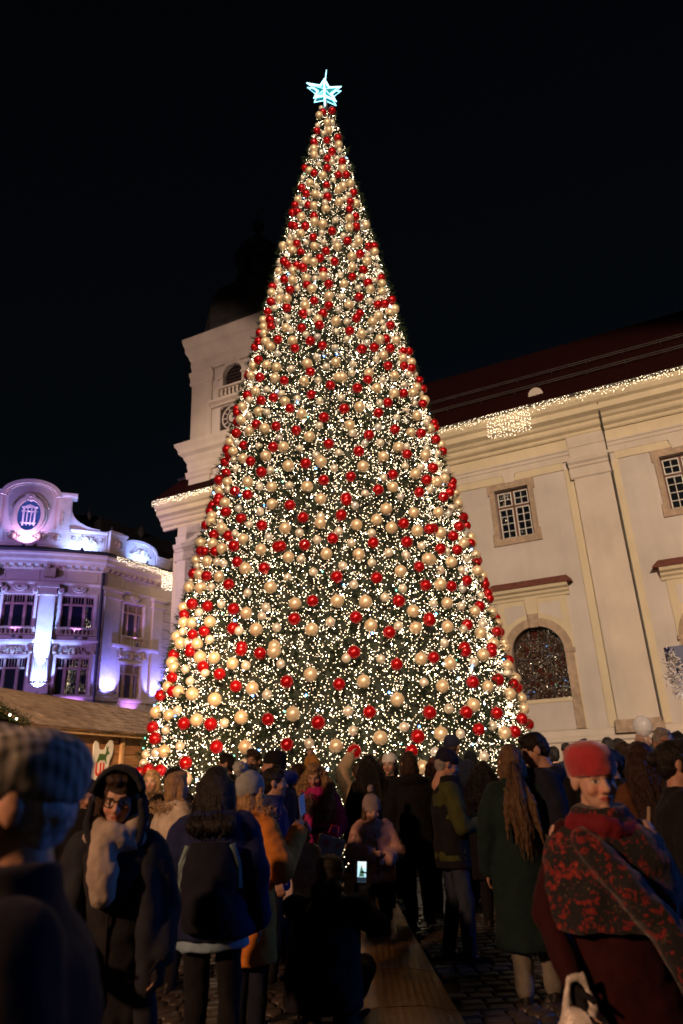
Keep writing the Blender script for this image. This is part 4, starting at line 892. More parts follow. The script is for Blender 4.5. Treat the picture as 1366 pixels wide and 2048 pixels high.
BAUB_G = [(290,603),(301,603),(286,579),(267,573),(279,567),(255,570),(291,564),(301,564),(269,510),(279,507),(257,510),(292,477),(303,507),(260,420),(272,420),(280,417),(294,402),(281,375),(265,372),(294,372),(230,348),(236,342),(216,342),(243,327),(215,309),(223,294),(230,285),(239,270),(250,282),(255,339),(265,297),(210,267),(221,255),(234,240),(248,237),(261,237),(223,195),(250,192),(271,186),(234,150),(213,354),(294,318),(303,312),(318,333),(278,282),(299,273),(316,276),(328,267),(286,252),(308,243),(345,267),(340,246),(281,195),(296,198),(318,198),(335,324),(345,306),(290,150),(245,1740),(240,1674),(265,1632),(298,1671),(245,1614),(294,1593),(286,1572),(308,1620),(255,1557),(228,1569),(255,1509),(269,1488),(285,1518),(310,1539),(240,1482),(257,1443),(266,1428),(295,1461),(293,1422),(318,1467),(243,1413),(230,1398),(259,1347),(279,1341),(218,1413),(236,1362),(301,1377),(321,1374),(291,1311),(259,1290),(252,1302),(306,1314),(290,1272),(223,1314),(241,1281),(254,1239),(267,1236),(242,1248),(282,1209),(318,1257),(219,1251),(259,1197),(303,1212),(315,1224),(271,1167),(240,1188),(232,1203),(255,1146),(284,1140),(328,1194),(318,1161),(305,1128),(216,1170),(264,1095),(275,1086),(299,1101),(220,1140),(243,1092),(290,1053),(223,1113),(302,1050),(249,1044),(317,1074),(227,1080),(233,1053),(233,999),(241,978),(219,1026),(241,948),(259,966),(258,918),(274,963),(219,999),(228,936),(275,921),(234,870),(249,873),(218,915),(258,831),(220,876),(230,828),(240,816),(262,771),(251,756),(213,834),(220,795),(243,744),(230,759),(254,708),(267,708),(222,717),(236,693),(248,666),(262,654),(216,708),(267,624),(302,1002),(319,1023),(330,1035),(291,939),(307,951),(277,921),(294,900),(326,954),(304,897),(319,924),(333,933),(284,843),(317,858),(279,795),(327,843),(309,801),(300,753),(344,837),(292,723),(315,753),(283,696),(306,696),(319,696),(327,717),(294,654),(338,702),(224,666),(249,627),(215,651),(215,639),(226,606),(239,564),(209,603),(222,579),(229,558),(247,534),(209,564),(221,543),(217,522),(242,501),(231,498),(209,507),(221,489),(252,456),(209,465),(245,414),(214,429),(221,420),(231,411),(249,381),(211,405),(216,387),(227,375),(255,348),(314,618),(336,672),(312,570),(327,567),(345,609),(344,594),(304,507),(314,510),(342,564),(334,516),(306,459),(307,423),(320,417),(337,432),(305,378),(320,375),(344,417),(345,378),(327,360),(345,369),(344,519),(242,1932),(275,1884),(278,1845),(300,1785),(242,1770)]
BAUB_C = [(279,609),(267,588),(260,558),(273,555),(284,552),(266,540),(277,531),(302,534),(289,513),(295,510),(261,504),(283,492),(274,486),(265,477),(257,471),(277,450),(292,444),(286,426),(270,384),(289,375),(223,333),(233,318),(227,309),(247,321),(257,318),(254,270),(243,231),(220,231),(274,321),(274,237),(209,195),(217,195),(229,201),(209,180),(265,192),(224,261),(250,168),(283,318),(313,318),(294,279),(300,237),(275,207),(287,210),(302,198),(314,210),(294,171),(308,162),(334,309),(260,1746),(292,1719),(256,1692),(281,1698),(226,1662),(280,1614),(255,1596),(269,1566),(262,1548),(301,1566),(295,1545),(239,1539),(268,1518),(279,1446),(311,1452),(265,1398),(286,1389),(277,1365),(302,1398),(250,1374),(267,1362),(236,1413),(227,1431),(295,1359),(310,1344),(254,1320),(273,1296),(217,1359),(319,1320),(298,1251),(280,1242),(261,1233),(221,1290),(247,1215),(311,1257),(293,1206),(230,1233),(280,1170),(309,1191),(301,1173),(254,1167),(277,1125),(227,1185),(258,1125),(242,1128),(308,1113),(235,1128),(282,1089),(257,1056),(246,1083),(275,1056),(297,1074),(264,1044),(281,1035),(308,1095),(274,1008),(293,1032),(239,1023),(250,963),(264,984),(269,954),(265,918),(236,927),(246,900),(255,876),(266,861),(223,924),(239,861),(226,876),(266,798),(248,783),(238,777),(258,747),(220,819),(265,726),(274,729),(222,771),(225,744),(246,708),(272,693),(242,675),(255,663),(223,699),(207,735),(283,963),(297,987),(282,936),(322,984),(332,1005),(299,930),(314,939),(295,864),(319,897),(331,948),(276,867),(310,861),(303,834),(331,879),(327,861),(292,798),(280,777),(292,759),(285,753),(305,762),(319,777),(330,786),(302,711),(311,720),(327,753),(335,750),(291,675),(313,669),(283,636),(297,636),(333,684),(233,639),(244,618),(240,594),(223,624),(234,582),(249,558),(227,534),(231,525),(211,549),(208,522),(227,483),(244,453),(234,441),(223,438),(251,420),(250,405),(243,384),(255,381),(214,411),(232,378),(220,384),(322,627),(327,648),(314,534),(327,534),(308,489),(320,501),(317,459),(330,459),(302,420),(314,423),(324,396),(312,378),(303,348),(339,612),(339,507),(244,1971),(294,1896),(263,1836),(239,1887),(301,1764)]

def bauble_mat(name, col, rough, metal, coat=0.0):
    m = mat(name, col, rough, metal=metal, var=0.06, scale=9, coat=coat); return m
b_red = bauble_mat('bauble_red', (0.50, 0.006, 0.009), 0.2, 0.5, .5); b_gold = bauble_mat('bauble_gold', (0.86, 0.65, 0.40), 0.32, 0.4); b_ch = bauble_mat('bauble_champagne', (0.88, 0.76, 0.60), 0.3, 0.4); b_sil = bauble_mat('bauble_silver', (0.82, 0.78, 0.72), 0.25, 0.5)
cap_m = mat('bauble_cap', (0.6, 0.5, 0.35), 0.35, metal=1.0, var=0.1)
def bauble_mesh(name, r, m):
    mb = MB(); mb.ball((0, 0, 0), (r, r, r*.985), 24, 16); mb.cur = 1
    mb.lathe([(r*.17, r*.94), (r*.17, r*1.12), (r*.13, r*1.14)], (0, 0, 0), 10); mb.tube([(r*.07*cos(a), 0, r*1.2 + r*.09*sin(a)) for a in np.linspace(0, 2*pi, 9)], r*.018, 4); return mb.mesh(name, [m, cap_m], True)
meshes = {'R': bauble_mesh('red_bauble', .108, b_red), 'G': bauble_mesh('gold_bauble', .110, b_gold), 'C': bauble_mesh('champagne_bauble', .077, b_ch), 'S': bauble_mesh('silver_bauble', .077, b_sil)}
names = {'R': ('red_bauble', 'glossy red bauble'), 'G': ('gold_bauble', 'large gold bauble'), 'C': ('champagne_bauble', 'small champagne bauble'), 'S': ('silver_bauble', 'small silver bauble')}
def zone(zc, th):
    h = 'near the foot' if zc < 350 else 'on the lower part' if zc < 650 else 'at mid height' if zc < 1050 else 'on the upper part' if zc < 1500 else 'near the tip'
    s = 'left flank' if th < 215 else 'left front' if th < 255 else 'middle front' if th < 285 else 'right front' if th < 325 else 'right flank'
    return h, s
OFFB = {'R': .07, 'G': .08, 'C': .05, 'S': .05}
ORD = ['topmost', 'second from the top', 'third from the top', 'fourth from the top', 'fifth from the top', 'sixth from the top', 'seventh from the top', 'eighth from the top', 'ninth from the top', 'tenth from the top'] + [w + ' from the top' for w in ('eleventh', 'twelfth', 'thirteenth', 'fourteenth', 'fifteenth', 'sixteenth', 'seventeenth', 'eighteenth', 'nineteenth', 'twentieth', 'twenty-first', 'twenty-second', 'twenty-third', 'twenty-fourth', 'twenty-fifth', 'twenty-sixth', 'twenty-seventh', 'twenty-eighth')]
seen_z = {}
for key, lst in (('R', BAUB_R), ('G', BAUB_G), ('C', BAUB_C)):
    for (d, zc) in sorted(lst, key=lambda q: -q[1]):
        k = 'S' if key == 'C' and random.random() < .12 else key
        p = t_pt(radians(d), zc/100, OFFB[key]); o = link(names[k][0], meshes[k], None, p)
        o.rotation_euler = (random.uniform(-.15, .15), random.uniform(-.15, .15), random.uniform(0, 6.28)); s = random.uniform(.95, 1.06); o.scale = (s, s, s)
        h, sd = zone(zc, d); q = (k, h, sd); seen_z[q] = seen_z.get(q, -1) + 1
        tag(o, f'{names[k][1]} {h} of tree, {sd}, {ORD[seen_z[q]]}'.replace('from the top', 'from top').replace('on the ', 'on ').replace('near the ', 'near '), 'bauble', f'{names[k][0].replace("_", " ")}s on the tree')
# baubles on the side turned to the church: one mass
Vb = []; Fb = []; mi = []; ic = bmesh.new(); bmesh.ops.create_icosphere(ic, subdivisions=2, radius=1.0); iv = np.array([v.co[:] for v in ic.verts]); fi = np.array([[v.index for v in f.verts] for f in ic.faces]); ic.free()
zz, tt, _ = surf_samples(620, 0, 0, 1.2, 19.5); cnt = 0
tt = np.radians(24 + 132*RNG.uniform(0, 1, 620)); 
for a, zc in zip(tt, zz):
    k = ('R', 'G', 'C')[RNG.integers(0, 3)]; r = {'R': .108, 'G': .116, 'C': .077}[k]; p = np.array(t_pt(a, zc, OFFB[k]))
    Fb.append(fi + len(iv)*cnt); Vb.append(iv*r + p); mi += [('R', 'G', 'C').index(k)]*len(fi); cnt += 1
o = link('rear_baubles', raw_mesh('rear_baubles', np.concatenate(Vb), np.concatenate(Fb), [b_red, b_gold, b_ch], True, mi)); tag(o, 'mass of red, gold and champagne baubles on the tree side facing the church', 'baubles', kind='stuff')
# ---- star
star = empty('star_topper', (TAX, TY, 20.1), 0, 'glowing icy blue star with a spike on the tree tip', 'star'); SI = Matrix.Translation((-TAX, -TY, -20.1))
star_e = emis('star_tube', (.28, .80, 1.0), 2.3); teal = mat('star_tinsel', (.02, .30, .33), .4, metal=.4, var=.4, scale=20); tb = teal.node_tree.nodes['Principled BSDF']; tb.inputs['Emission Color'].default_value = (.01, .30, .36, 1); tb.inputs['Emission Strength'].default_value = .45  # teal glow put into the tinsel itself, in place of light from the tubes
so = [(-.42, 21.05), (-.02, 20.93), (.12, 21.21), (.26, 20.83), (.62, 20.83), (.32, 20.53), (.45, 20.21), (.09, 20.46), (-.23, 20.40), (-.12, 20.68)]
sc_ = (.11, 20.68)
def star_ring(y, k): return [(sc_[0] + (x - sc_[0])*k, TY + y, sc_[1] + (z - sc_[1])*k) for x, z in so]
for y, k in ((-.07, 1.0), (.07, .97), (-.075, .82)):
    r_ = star_ring(y, k); mb = MB(); mb.tube(r_ + [r_[0], r_[1]], .017, 6); o = mb.build('light_tube', star_e, star); o.matrix_parent_inverse = SI
mb = MB(); a = star_ring(-.05, .78); b = star_ring(.05, .78); c0 = (sc_[0], TY - .14, sc_[1]); c1 = (sc_[0], TY + .14, sc_[1])
mb.add(a + [c0], [(i, (i+1) % 10, 10) for i in range(10)]); mb.add(b + [c1], [(i, (i+1) % 10, 10) for i in range(10)]); o = mb.build('tinsel_body', teal, star); o.matrix_parent_inverse = SI
mb = MB()
for i in range(0, 10, 2): mb.tube([star_ring(-.06, .9)[i], c0], .008, 5)
mb.tube([(.10, TY, 19.95), (.1, TY - .1, 20.4), (.11, TY - .14, 21.0)], .03, 6); o = mb.build('spoke', star_e, star); o.matrix_parent_inverse = SI
mb = MB(); mb.tube([(.13, TY, 21.1), (.2, TY, 21.67)], [.022, .012], 6); o = mb.build('spike', star_e, star); o.matrix_parent_inverse = SI

# ================================================================ ICICLE LIGHTS on the eaves
ice_e = emis('icicle_lamp', (1.0, .80, .54), 10)
wire_m = mat('light_wire', (.5, .45, .38), .6, var=.1)
def icicles(label, mp, runs_, r=.018, group=None):
    root = empty('icicle_lights', mp(*runs_[0][0]), 0, label, 'string lights', 'icicle lights on the eaves'); inv = Matrix.Translation(root.location).inverted()
    pts = []; mb = MB()
    for (p0, p1, n, lo, hi) in runs_:
        a, b = Vector(mp(*p0)), Vector(mp(*p1)); mb.tube([a, b], .006, 4, False)
        for k in range(n):
            q = a.lerp(b, (k + random.random())/n); ln = random.uniform(lo, hi); mb.tube([q, q - Vector((0, 0, ln))], .0025, 3, False)
            m_ = max(2, int(ln/.15)); pts += [(q.x + random.uniform(-.02, .02), q.y + random.uniform(-.03, .03), q.z - ln*(i + random.random()*.8)/m_) for i in range(m_)]
    o = mb.build('wire', wire_m, root); o.matrix_parent_inverse = inv; o['kind'] = 'stuff'
    add_bulbs(pts, r, ice_e, root, inv); return root
icicles('icicle lights along the church eave above the windows right of the tree', cm, [((-7.5, 1.1, 14.62), (-5.05, 1.1, 14.62), 34, .15, .4), ((-3.2, 1.1, 14.62), (-1.7, 1.1, 14.62), 26, .15, .42), ((-1.5, 1.1, 14.62), (.5, 1.1, 14.62), 34, .15, .42), ((.55, 1.1, 14.62), (2.9, 1.1, 14.62), 36, .15, .42)], .012)
icicles('square curtain of warm lights hanging below the church eave right of tree', cm, [((-5.0, 1.12, 14.64), (-3.25, 1.12, 14.64), 32, 1.05, 1.25)], .0125)
icicles('icicle lights on the church eave left of the tree, under the tower', cm, [((-22.1, 1.1, 14.62), (-18.2, 1.1, 14.62), 70, .15, .4)], .014)
icicles('short icicle lights on the church end eave beside the dark sky', cm, [((-22.3, .6, 14.6), (-22.3, -4.2, 14.6), 46, .25, .6)], .016)
icicles('icicle lights along the town hall wing eave', tm, [((4.45, .86, 13.85), (8.0, .86, 13.85), 50, .2, .5)], .017)
icicles('square curtain of lights at the far end of the town hall wing', tm, [((8.05, .86, 13.8), (9.95, .86, 13.8), 36, 1.15, 1.35)], .017)
# ================================================================ PEOPLE
class FB(MB):
    """mesh builder with a current transform, for posed figures"""
    def __init__(s): super().__init__(); s.M = None
    def add(s, vs, fs):
        if s.M is not None: vs = [s.M @ Vector(v) for v in vs]
        return super().add(vs, fs)
    def cap(s, p0, r0, p1, r1, seg=10):
        p0, p1 = Vector(p0), Vector(p1); s.ball(p0, r0, seg, 8); s.ball(p1, r1, seg, 8)
        if (p1 - p0).length > 1e-4: s.tube([p0, p1], [r0, r1], seg)
        return s
    def chain(s, pts, rs, seg=10):
        for i in range(len(pts) - 1): s.cap(pts[i], rs[i], pts[i+1], rs[i+1], seg)
        return s
    def loft(s, rings, seg=20):
        vs = []; n = len(rings)
        for (x, y, z, rx, ry) in rings: vs += [(x + rx*cos(2*pi*k/seg), y + ry*sin(2*pi*k/seg), z) for k in range(seg)]
        fs = [(i*seg + k, i*seg + (k+1) % seg, (i+1)*seg + (k+1) % seg, (i+1)*seg + k) for i in range(n - 1) for k in range(seg)]
        fs += [tuple(range(seg - 1, -1, -1)), tuple((n-1)*seg + k for k in range(seg))]
        return s.add(vs, fs)
TEX = {}
def tex(scale, kind='CLOUDS'):
    if scale not in TEX:
        t = bpy.data.textures.new('folds', 'CLOUDS'); t.noise_scale = scale; t.noise_depth = 2; TEX[scale] = t
    return TEX[scale]
def vox(name, fb, m, parent, voxel, it=4, fac=.5, disp=0.0, dscale=.12):
    o = fb.build(name, m, parent)
    r = o.modifiers.new('remesh', 'REMESH'); r.mode = 'VOXEL'; r.voxel_size = voxel; r.use_smooth_shade = True
    if it: s = o.modifiers.new('smooth', 'SMOOTH'); s.factor = fac; s.iterations = it
    if disp: d = o.modifiers.new('folds', 'DISPLACE'); d.texture = tex(dscale); d.strength = disp; d.mid_level = .5; d.texture_coords = 'LOCAL'
    return o
def cloth(name, col, rough=.85, var=.2, sheen=.04, bs=60): 
    if name not in MATS: mat(name, col, rough, var=var, scale=14, bump=.35, bscale=bs, bdist=.004, sheen=sheen, spec=.2)
    return MATS[name]
def hairmat(name, col, st=(18, 18, 2.2)):
    if name not in MATS: mat(name, col, .55, var=.45, scale=5, stretch=st, bump=.9, bscale=9, bdist=.012, spec=.35)
    return MATS[name]
def skin_mat(tone, Hc, yaw, pitch, k, lips=(.36, .12, .09), brow=(.05, .03, .02), stubble=None):
    m = bpy.data.materials.new('skin'); m.use_nodes = True; nt = m.node_tree; N = nt.nodes; L = nt.links; b = N['Principled BSDF']
    b.inputs['Roughness'].default_value = .5; b.inputs['Subsurface Weight'].default_value = .0; b.inputs['Specular IOR Level'].default_value = .35
    tc = N.new('ShaderNodeTexCoord'); v1 = N.new('ShaderNodeVectorMath'); v1.operation = 'SUBTRACT'; v1.inputs[1].default_value = Hc; L.new(tc.outputs['Object'], v1.inputs[0])
    rz = N.new('ShaderNodeVectorRotate'); rz.rotation_type = 'Z_AXIS'; rz.inputs['Angle'].default_value = -yaw; L.new(v1.outputs[0], rz.inputs['Vector'])
    rx = N.new('ShaderNodeVectorRotate'); rx.rotation_type = 'X_AXIS'; rx.inputs['Angle'].default_value = -pitch; L.new(rz.outputs[0], rx.inputs['Vector'])
    sx = N.new('ShaderNodeSeparateXYZ'); L.new(rx.outputs[0], sx.inputs[0])
    def M_(op, a, c=None, d=None):
        n = N.new('ShaderNodeMath'); n.operation = op
        for i, q in enumerate((a, c, d)):
            if q is None: continue
            if isinstance(q, (int, float)): n.inputs[i].default_value = q
            else: L.new(q, n.inputs[i])
        return n.outputs[0]
    ax = M_('ABSOLUTE', sx.outputs[0]); zz = sx.outputs[2]; frontm = M_('GREATER_THAN', sx.outputs[1], .035*k)
    def ell(X, cx, rx_, cz, rz_, soft=.25):
        a = M_('DIVIDE', M_('SUBTRACT', X, cx*k), rx_*k); c = M_('DIVIDE', M_('SUBTRACT', zz, cz*k), rz_*k)
        d = M_('ADD', M_('MULTIPLY', a, a), M_('MULTIPLY', c, c)); n = N.new('ShaderNodeMapRange'); L.new(d, n.inputs[0])
        n.inputs[1].default_value = 1 - soft; n.inputs[2].default_value = 1 + soft; n.inputs[3].default_value = 1; n.inputs[4].default_value = 0
        return M_('MULTIPLY', n.outputs[0], frontm)
    nz = N.new('ShaderNodeTexNoise'); nz.inputs['Scale'].default_value = 25; L.new(tc.outputs['Object'], nz.inputs['Vector'])
    cr = N.new('ShaderNodeValToRGB'); cr.color_ramp.elements[0].color = (*[c*.82 for c in tone], 1); cr.color_ramp.elements[1].color = (*[min(1, c*1.15) for c in tone], 1); L.new(nz.outputs['Fac'], cr.inputs[0])
    col = cr.outputs[0]
    def over(col, mask, c):
        mx = N.new('ShaderNodeMixRGB'); L.new(mask, mx.inputs[0]); L.new(col, mx.inputs[1]); mx.inputs[2].default_value = (*c, 1); return mx.outputs[0]
    if stubble: col = over(col, ell(ax, 0, .07, -.085, .05, .5), stubble)
    col = over(col, ell(ax, .036, .022, -.036, .02, .9), tuple(min(1, a*b_) for a, b_ in zip(tone, (1.12, .86, .82))))
    col = over(col, ell(ax, 0, .026, -.066, .0095), lips); col = over(col, ell(ax, 0, .024, -.066, .0014, .5), (.12, .03, .02))
    col = over(col, ell(ax, .033, .021, .022, .0048, .5), brow)
    col = over(col, ell(ax, .031, .0185, .0005, .0095, .5), tuple(c*.55 for c in tone)); col = over(col, ell(ax, .031, .0145, -.0005, .0058), (.55, .52, .5)); col = over(col, ell(ax, .031, .0062, -.0005, .0062), (.02, .014, .01))
    nb = N.new('ShaderNodeTexNoise'); nb.inputs['Scale'].default_value = 70; nb.inputs['Detail'].default_value = 6; L.new(tc.outputs['Object'], nb.inputs['Vector'])
    bp = N.new('ShaderNodeBump'); bp.inputs['Strength'].default_value = .35; bp.inputs['Distance'].default_value = .006; L.new(nb.outputs['Fac'], bp.inputs['Height']); L.new(bp.outputs[0], b.inputs['Normal'])
    L.new(col, b.inputs['Base Color']); return m
def hand(fb, w, f, n, k=1.0, curl=.5, side=1):
    """palm, four bent fingers and a thumb: w wrist, f finger direction, n palm normal"""
    w, f, n = Vector(w), Vector(f).normalized(), Vector(n); n = (n - f*n.dot(f)).normalized(); s = f.cross(n)*side
    for t in (-.024, -.008, .008, .024): fb.cap(w + s*t*k, .016*k, w + f*.085*k + s*t*1.15*k, .012*k, 8)
    for t, ln in ((-.031, .058), (-.0105, .07), (.0105, .074), (.031, .066)):
        p0 = w + f*.088*k + s*t*k; d1 = (f + n*curl*.6).normalized(); p1 = p0 + d1*ln*.5*k; d2 = (f*(1 - curl*.7) + n*curl*1.3).normalized(); p2 = p1 + d2*ln*.5*k
        fb.chain([p0, p1, p2], [.0095*k, .0088*k, .0075*k], 8)
    p0 = w + f*.025*k + s*.03*k; p1 = p0 + (f*.6 + s*.8 + n*.3).normalized()*.04*k; p2 = p1 + (f*.9 + s*.2 + n*.5).normalized()*.032*k; fb.chain([p0, p1, p2], [.014*k, .011*k, .009*k], 8)
def head_prims(fb, k, detail=True, child=False):
    S = Matrix.Scale(k, 4); M0 = fb.M; fb.M = M0 @ S if M0 is not None else S
    fb.ball((0, -.012, .03), (.077, .096, .09), 18, 14); fb.ball((0, .02, -.02), (.066, .070, .094), 18, 14); fb.ball((0, .035, -.068), (.050, .05, .045), 14, 10)
    fb.ball((0, .070, -.094), .021); [fb.ball((sg*.037, .058, -.03), .027) for sg in (-1, 1)]
    fb.tube([(-.046, .070, .020), (-.02, .080, .022), (0, .083, .018), (.02, .080, .022), (.046, .070, .020)], .0125, 8)
    fb.cap((0, .082, .008), .0105, (0, .110, -.031), .0145); [fb.ball((sg*.011, .095, -.036), .0115) for sg in (-1, 1)]
    fb.tube([(-.024, .078, -.063), (0, .090, -.060), (.024, .078, -.063)], .008, 8); fb.tube([(-.02, .078, -.073), (0, .088, -.073), (.02, .078, -.073)], .0085, 8)
    [fb.ball((sg*.082, -.008, -.006), (.012, .022, .034), 12, 8, Euler((0, 0, sg*.35))) for sg in (-1, 1)]; [fb.ball((sg*.031, .066, -.001), .014) for sg in (-1, 1)]
    fb.cap((0, -.015, -.06), .056, (0, -.03, -.2), .062, 14); fb.M = M0
NPEOPLE = []
def person(label, x, y, h, face, *, group=None, tone=(.48, .29, .20), yaw=0, pitch=0, lean=0, vb=.014, vc=.02, hair=None, hat=None, coat=None, legs=None, shoes=(.015, .013, .012), arms=None, scarf=None, hands=False, female=False, brow=(.05, .03, .02), stubble=None, kids=1.0, hoodd=None, stance=0.0, gloves=None, lips=(.36, .12, .09)):
    """a standing figure; local +y is where the chest faces. yaw, pitch turn the head. arms: ((elbow, wrist), (elbow, wrist)) for right, left in metres at 1.75 m"""
    root = empty('person', (x, y, 0), radians(face - 90), label, 'person', group)
    k = h/1.75; hk = (.235*(k**.55))/.235 if kids == 1 else kids; yw, pt = radians(yaw), radians(pitch)
    bulk = (coat or {}).get('bulk', 1.0); wS = (.172 if female else .19)*k
    ln = lean*k
    Hc = Vector((0, .03*k + ln*1.2, h - .118*hk)); HM = Matrix.Translation(Hc) @ Matrix.Rotation(yw, 4, 'Z') @ Matrix.Rotation(pt, 4, 'X')
    skin = skin_mat(tone, Hc, yw, pt, hk, lips, brow, stubble)
    neck = Vector((0, ln, 1.46*k)); sh = [Vector((sg*wS, ln, 1.41*k)) for sg in (1, -1)]
    A = arms or (((.25, -.03, 1.12), (.27, .05, .87)), ((-.25, -.03, 1.12), (-.27, .05, .87)))
    el = [Vector(A[i][0])*k for i in (0, 1)]; wr = [Vector(A[i][1])*k for i in (0, 1)]
    st = stance*k; hip = [Vector((sg*.09*k, 0, .90*k)) for sg in (1, -1)]
    kn = [Vector((.10*k, .02*k + st*.6, .50*k)), Vector((-.10*k, .02*k - st*.4, .50*k))]; an = [Vector((.105*k, -.02*k + st, .085*k)), Vector((-.105*k, -.02*k - st, .085*k))]
    # body: one continuous skin
    fb = FB(); fb.M = HM; head_prims(fb, hk); fb.M = None
    fb.loft([(0, 0, .86*k, .13*k, .09*k), (0, 0, .95*k, .15*k, .10*k), (0, ln*.5, 1.12*k, .125*k, .09*k), (0, ln*.8, 1.3*k, .15*k, .10*k), (0, ln, 1.40*k, .16*k, .085*k), (0, ln, 1.47*k, .07*k, .06*k)], 16)
    for i in (0, 1):
        fb.chain([sh[i], el[i], wr[i]], [.05*k, .04*k, .028*k]); fb.chain([hip[i], kn[i], an[i], an[i] + Vector((0, .12*k, -.05*k))], [.075*k, .05*k, .036*k, .03*k])
        d = (wr[i] - el[i]).normalized(); sd = (1, -1)[i]
        nrm = Vector((-sd, 0, 0)) if abs(d.x) < .8 else Vector((0, 1, 0))
        hand(fb, wr[i], d, nrm, k, .55, sd)
    vox('body', fb, skin, root, vb, 2, .35)
    if gloves:
        for i in (0, 1):
            fb = FB(); d = (wr[i] - el[i]).normalized(); sd = (1, -1)[i]; nrm = Vector((-sd, 0, 0)) if abs(d.x) < .8 else Vector((0, 1, 0))
            hand(fb, wr[i], d, nrm, k*1.12, .6, sd); fb.cap(wr[i] - d*.03, .036*k, wr[i] + d*.09*k, .034*k); vox('glove', fb, gloves, root, .008, 2, .4)
    # trousers
    if legs:
        fb = FB(); w_ = legs.get('w', 1.0)
        for i in (0, 1): fb.chain([hip[i], kn[i], an[i] + Vector((0, 0, .02*k))], [.094*k*w_, .074*k*w_, .062*k*w_])
        fb.loft([(0, 0, .82*k, .15*k, .11*k), (0, 0, .95*k, .17*k, .125*k), (0, 0, 1.04*k, .15*k, .11*k)], 16); vox('trousers', fb, legs['m'], root, vc, 5, .5, .022, .1)
    fb = FB()
    for i in (0, 1):
        a = an[i]; fb.cap((a.x, a.y - .03*k, .05), .045*k, (a.x, a.y + .16*k, .038), .038*k); fb.cap((a.x, a.y, .10*k), .052*k, (a.x, a.y - .005, .05), .05*k)
        fb.box(a.x - .045*k, a.x + .045*k, a.y - .075*k, a.y + .195*k, .012, .03)
    sm = cloth('shoe_%02d%02d%02d' % tuple(int(c*99) for c in shoes), shoes, .5); vox('shoes', fb, sm, root, vc*.8, 3)
    # coat
    if coat:
        hem = coat.get('hem', .78)*k; b = bulk; fl = coat.get('flare', 1.0); fb = FB(); pf = coat.get('puff', 0)
        R = [(0, 0, hem, .205*k*b*fl, .150*k*b*fl)]
        if hem < .7*k: R.append((0, 0, .80*k, .195*k*b*(1+fl)/2, .148*k*b))
        R += [(0, 0, .96*k, .188*k*b, .142*k*b), (0, ln*.5, 1.12*k, .180*k*b, .135*k*b), (0, ln*.8, 1.28*k, .198*k*b, .142*k*b), (0, ln, 1.38*k, .20*k*b, .125*k*b), (0, ln, 1.455*k, .13*k, .095*k), (0, ln + .01, 1.50*k, .082*k, .078*k)]
        if pf:
            R2 = []; zs_ = np.linspace(R[0][2], R[-1][2], 44); zr = [r[2] for r in R]
            for q in zs_:
                rr = [float(np.interp(q, zr, [r[j] for r in R])) for j in range(5)]; g_ = 1 + pf*abs(sin((q - R[0][2])*pi/(.115*k))); R2.append((rr[0], rr[1], q, rr[3]*g_, rr[4]*g_))
            R = R2
        fb.loft(R, 24); sl = coat.get('sleeve', 1.0)*b
        for i in (0, 1):
            wend = el[i] + (wr[i] - el[i])*.93
            fb.chain([sh[i] - Vector(((1, -1)[i]*.02*k, 0, .01*k)), (sh[i]*.5 + el[i]*.5), el[i], wend], [.082*k*sl, .078*k*sl, .070*k*sl, .056*k*sl])
            if pf:
                for t in np.linspace(.15, .95, 5): p = sh[i].lerp(el[i], t); fb.ball(p, .084*k*sl); p = el[i].lerp(wend, t); fb.ball(p, .072*k*sl)
        if coat.get('collar'): fb.M = None; fb.loft([(0, ln, 1.42*k, .12*k, .10*k), (0, ln + .01, 1.47*k, .105*k, .098*k), (0, ln + .02, 1.47*k + coat['collar'], .098*k, .098*k)], 18)
        if coat.get('hoodback'):
            for t in np.linspace(-1, 1, 9): fb.ball((.12*k*sin(t*1.5), ln - .05*k - .075*k*cos(t*1.4), (1.45 + .02*cos(t*2))*k), .062*k)
        c = vox('coat', fb, coat['m'], root, vc, 5, .5, coat.get('fold', .03), coat.get('fs', .13))
        if coat.get('zip'): 
            mb = MB(); mb.tube([(0, .146*k*b + ln*.2, hem + .03), (0, .15*k*b + ln*.5, 1.15*k), (0, .14*k*b + ln, 1.32*k)], .006, 5); mb.build('zip', iron, root)
        if coat.get('belt'):
            fb = FB(); fb.loft([(0, 0, 1.03*k, .196*k*b, .150*k*b), (0, 0, 1.09*k, .194*k*b, .148*k*b)], 24); vox('belt', fb, coat['belt'], root, .012, 2)
    if scarf:
        fb = FB(); nb = scarf.get('r', .052)*k
        for j, (zz, rr) in enumerate(((1.44, .115), (1.485, .105), (1.53, .098))[:scarf.get('n', 2)]):
            pts = [(rr*k*cos(a), ln + .02*k + rr*k*.95*sin(a), zz*k + .02*k*sin(a*2 + j)) for a in np.linspace(0, 2*pi, 18)]
            fb.chain(pts, [nb*(1 + .15*sin(i*1.7 + j)) for i in range(18)], 8)
        if scarf.get('tail'): fb.chain([(.05*k, ln + .13*k, 1.42*k), (.04*k, ln + .17*k, 1.3*k), (.03*k, ln + .165*k, scarf['tail']*k)], [.07*k, .075*k, .06*k])
        vox('scarf', fb, scarf['m'], root, vc*.8, 3, .5, .025, .07)
    SK = Matrix.Scale(hk, 4)
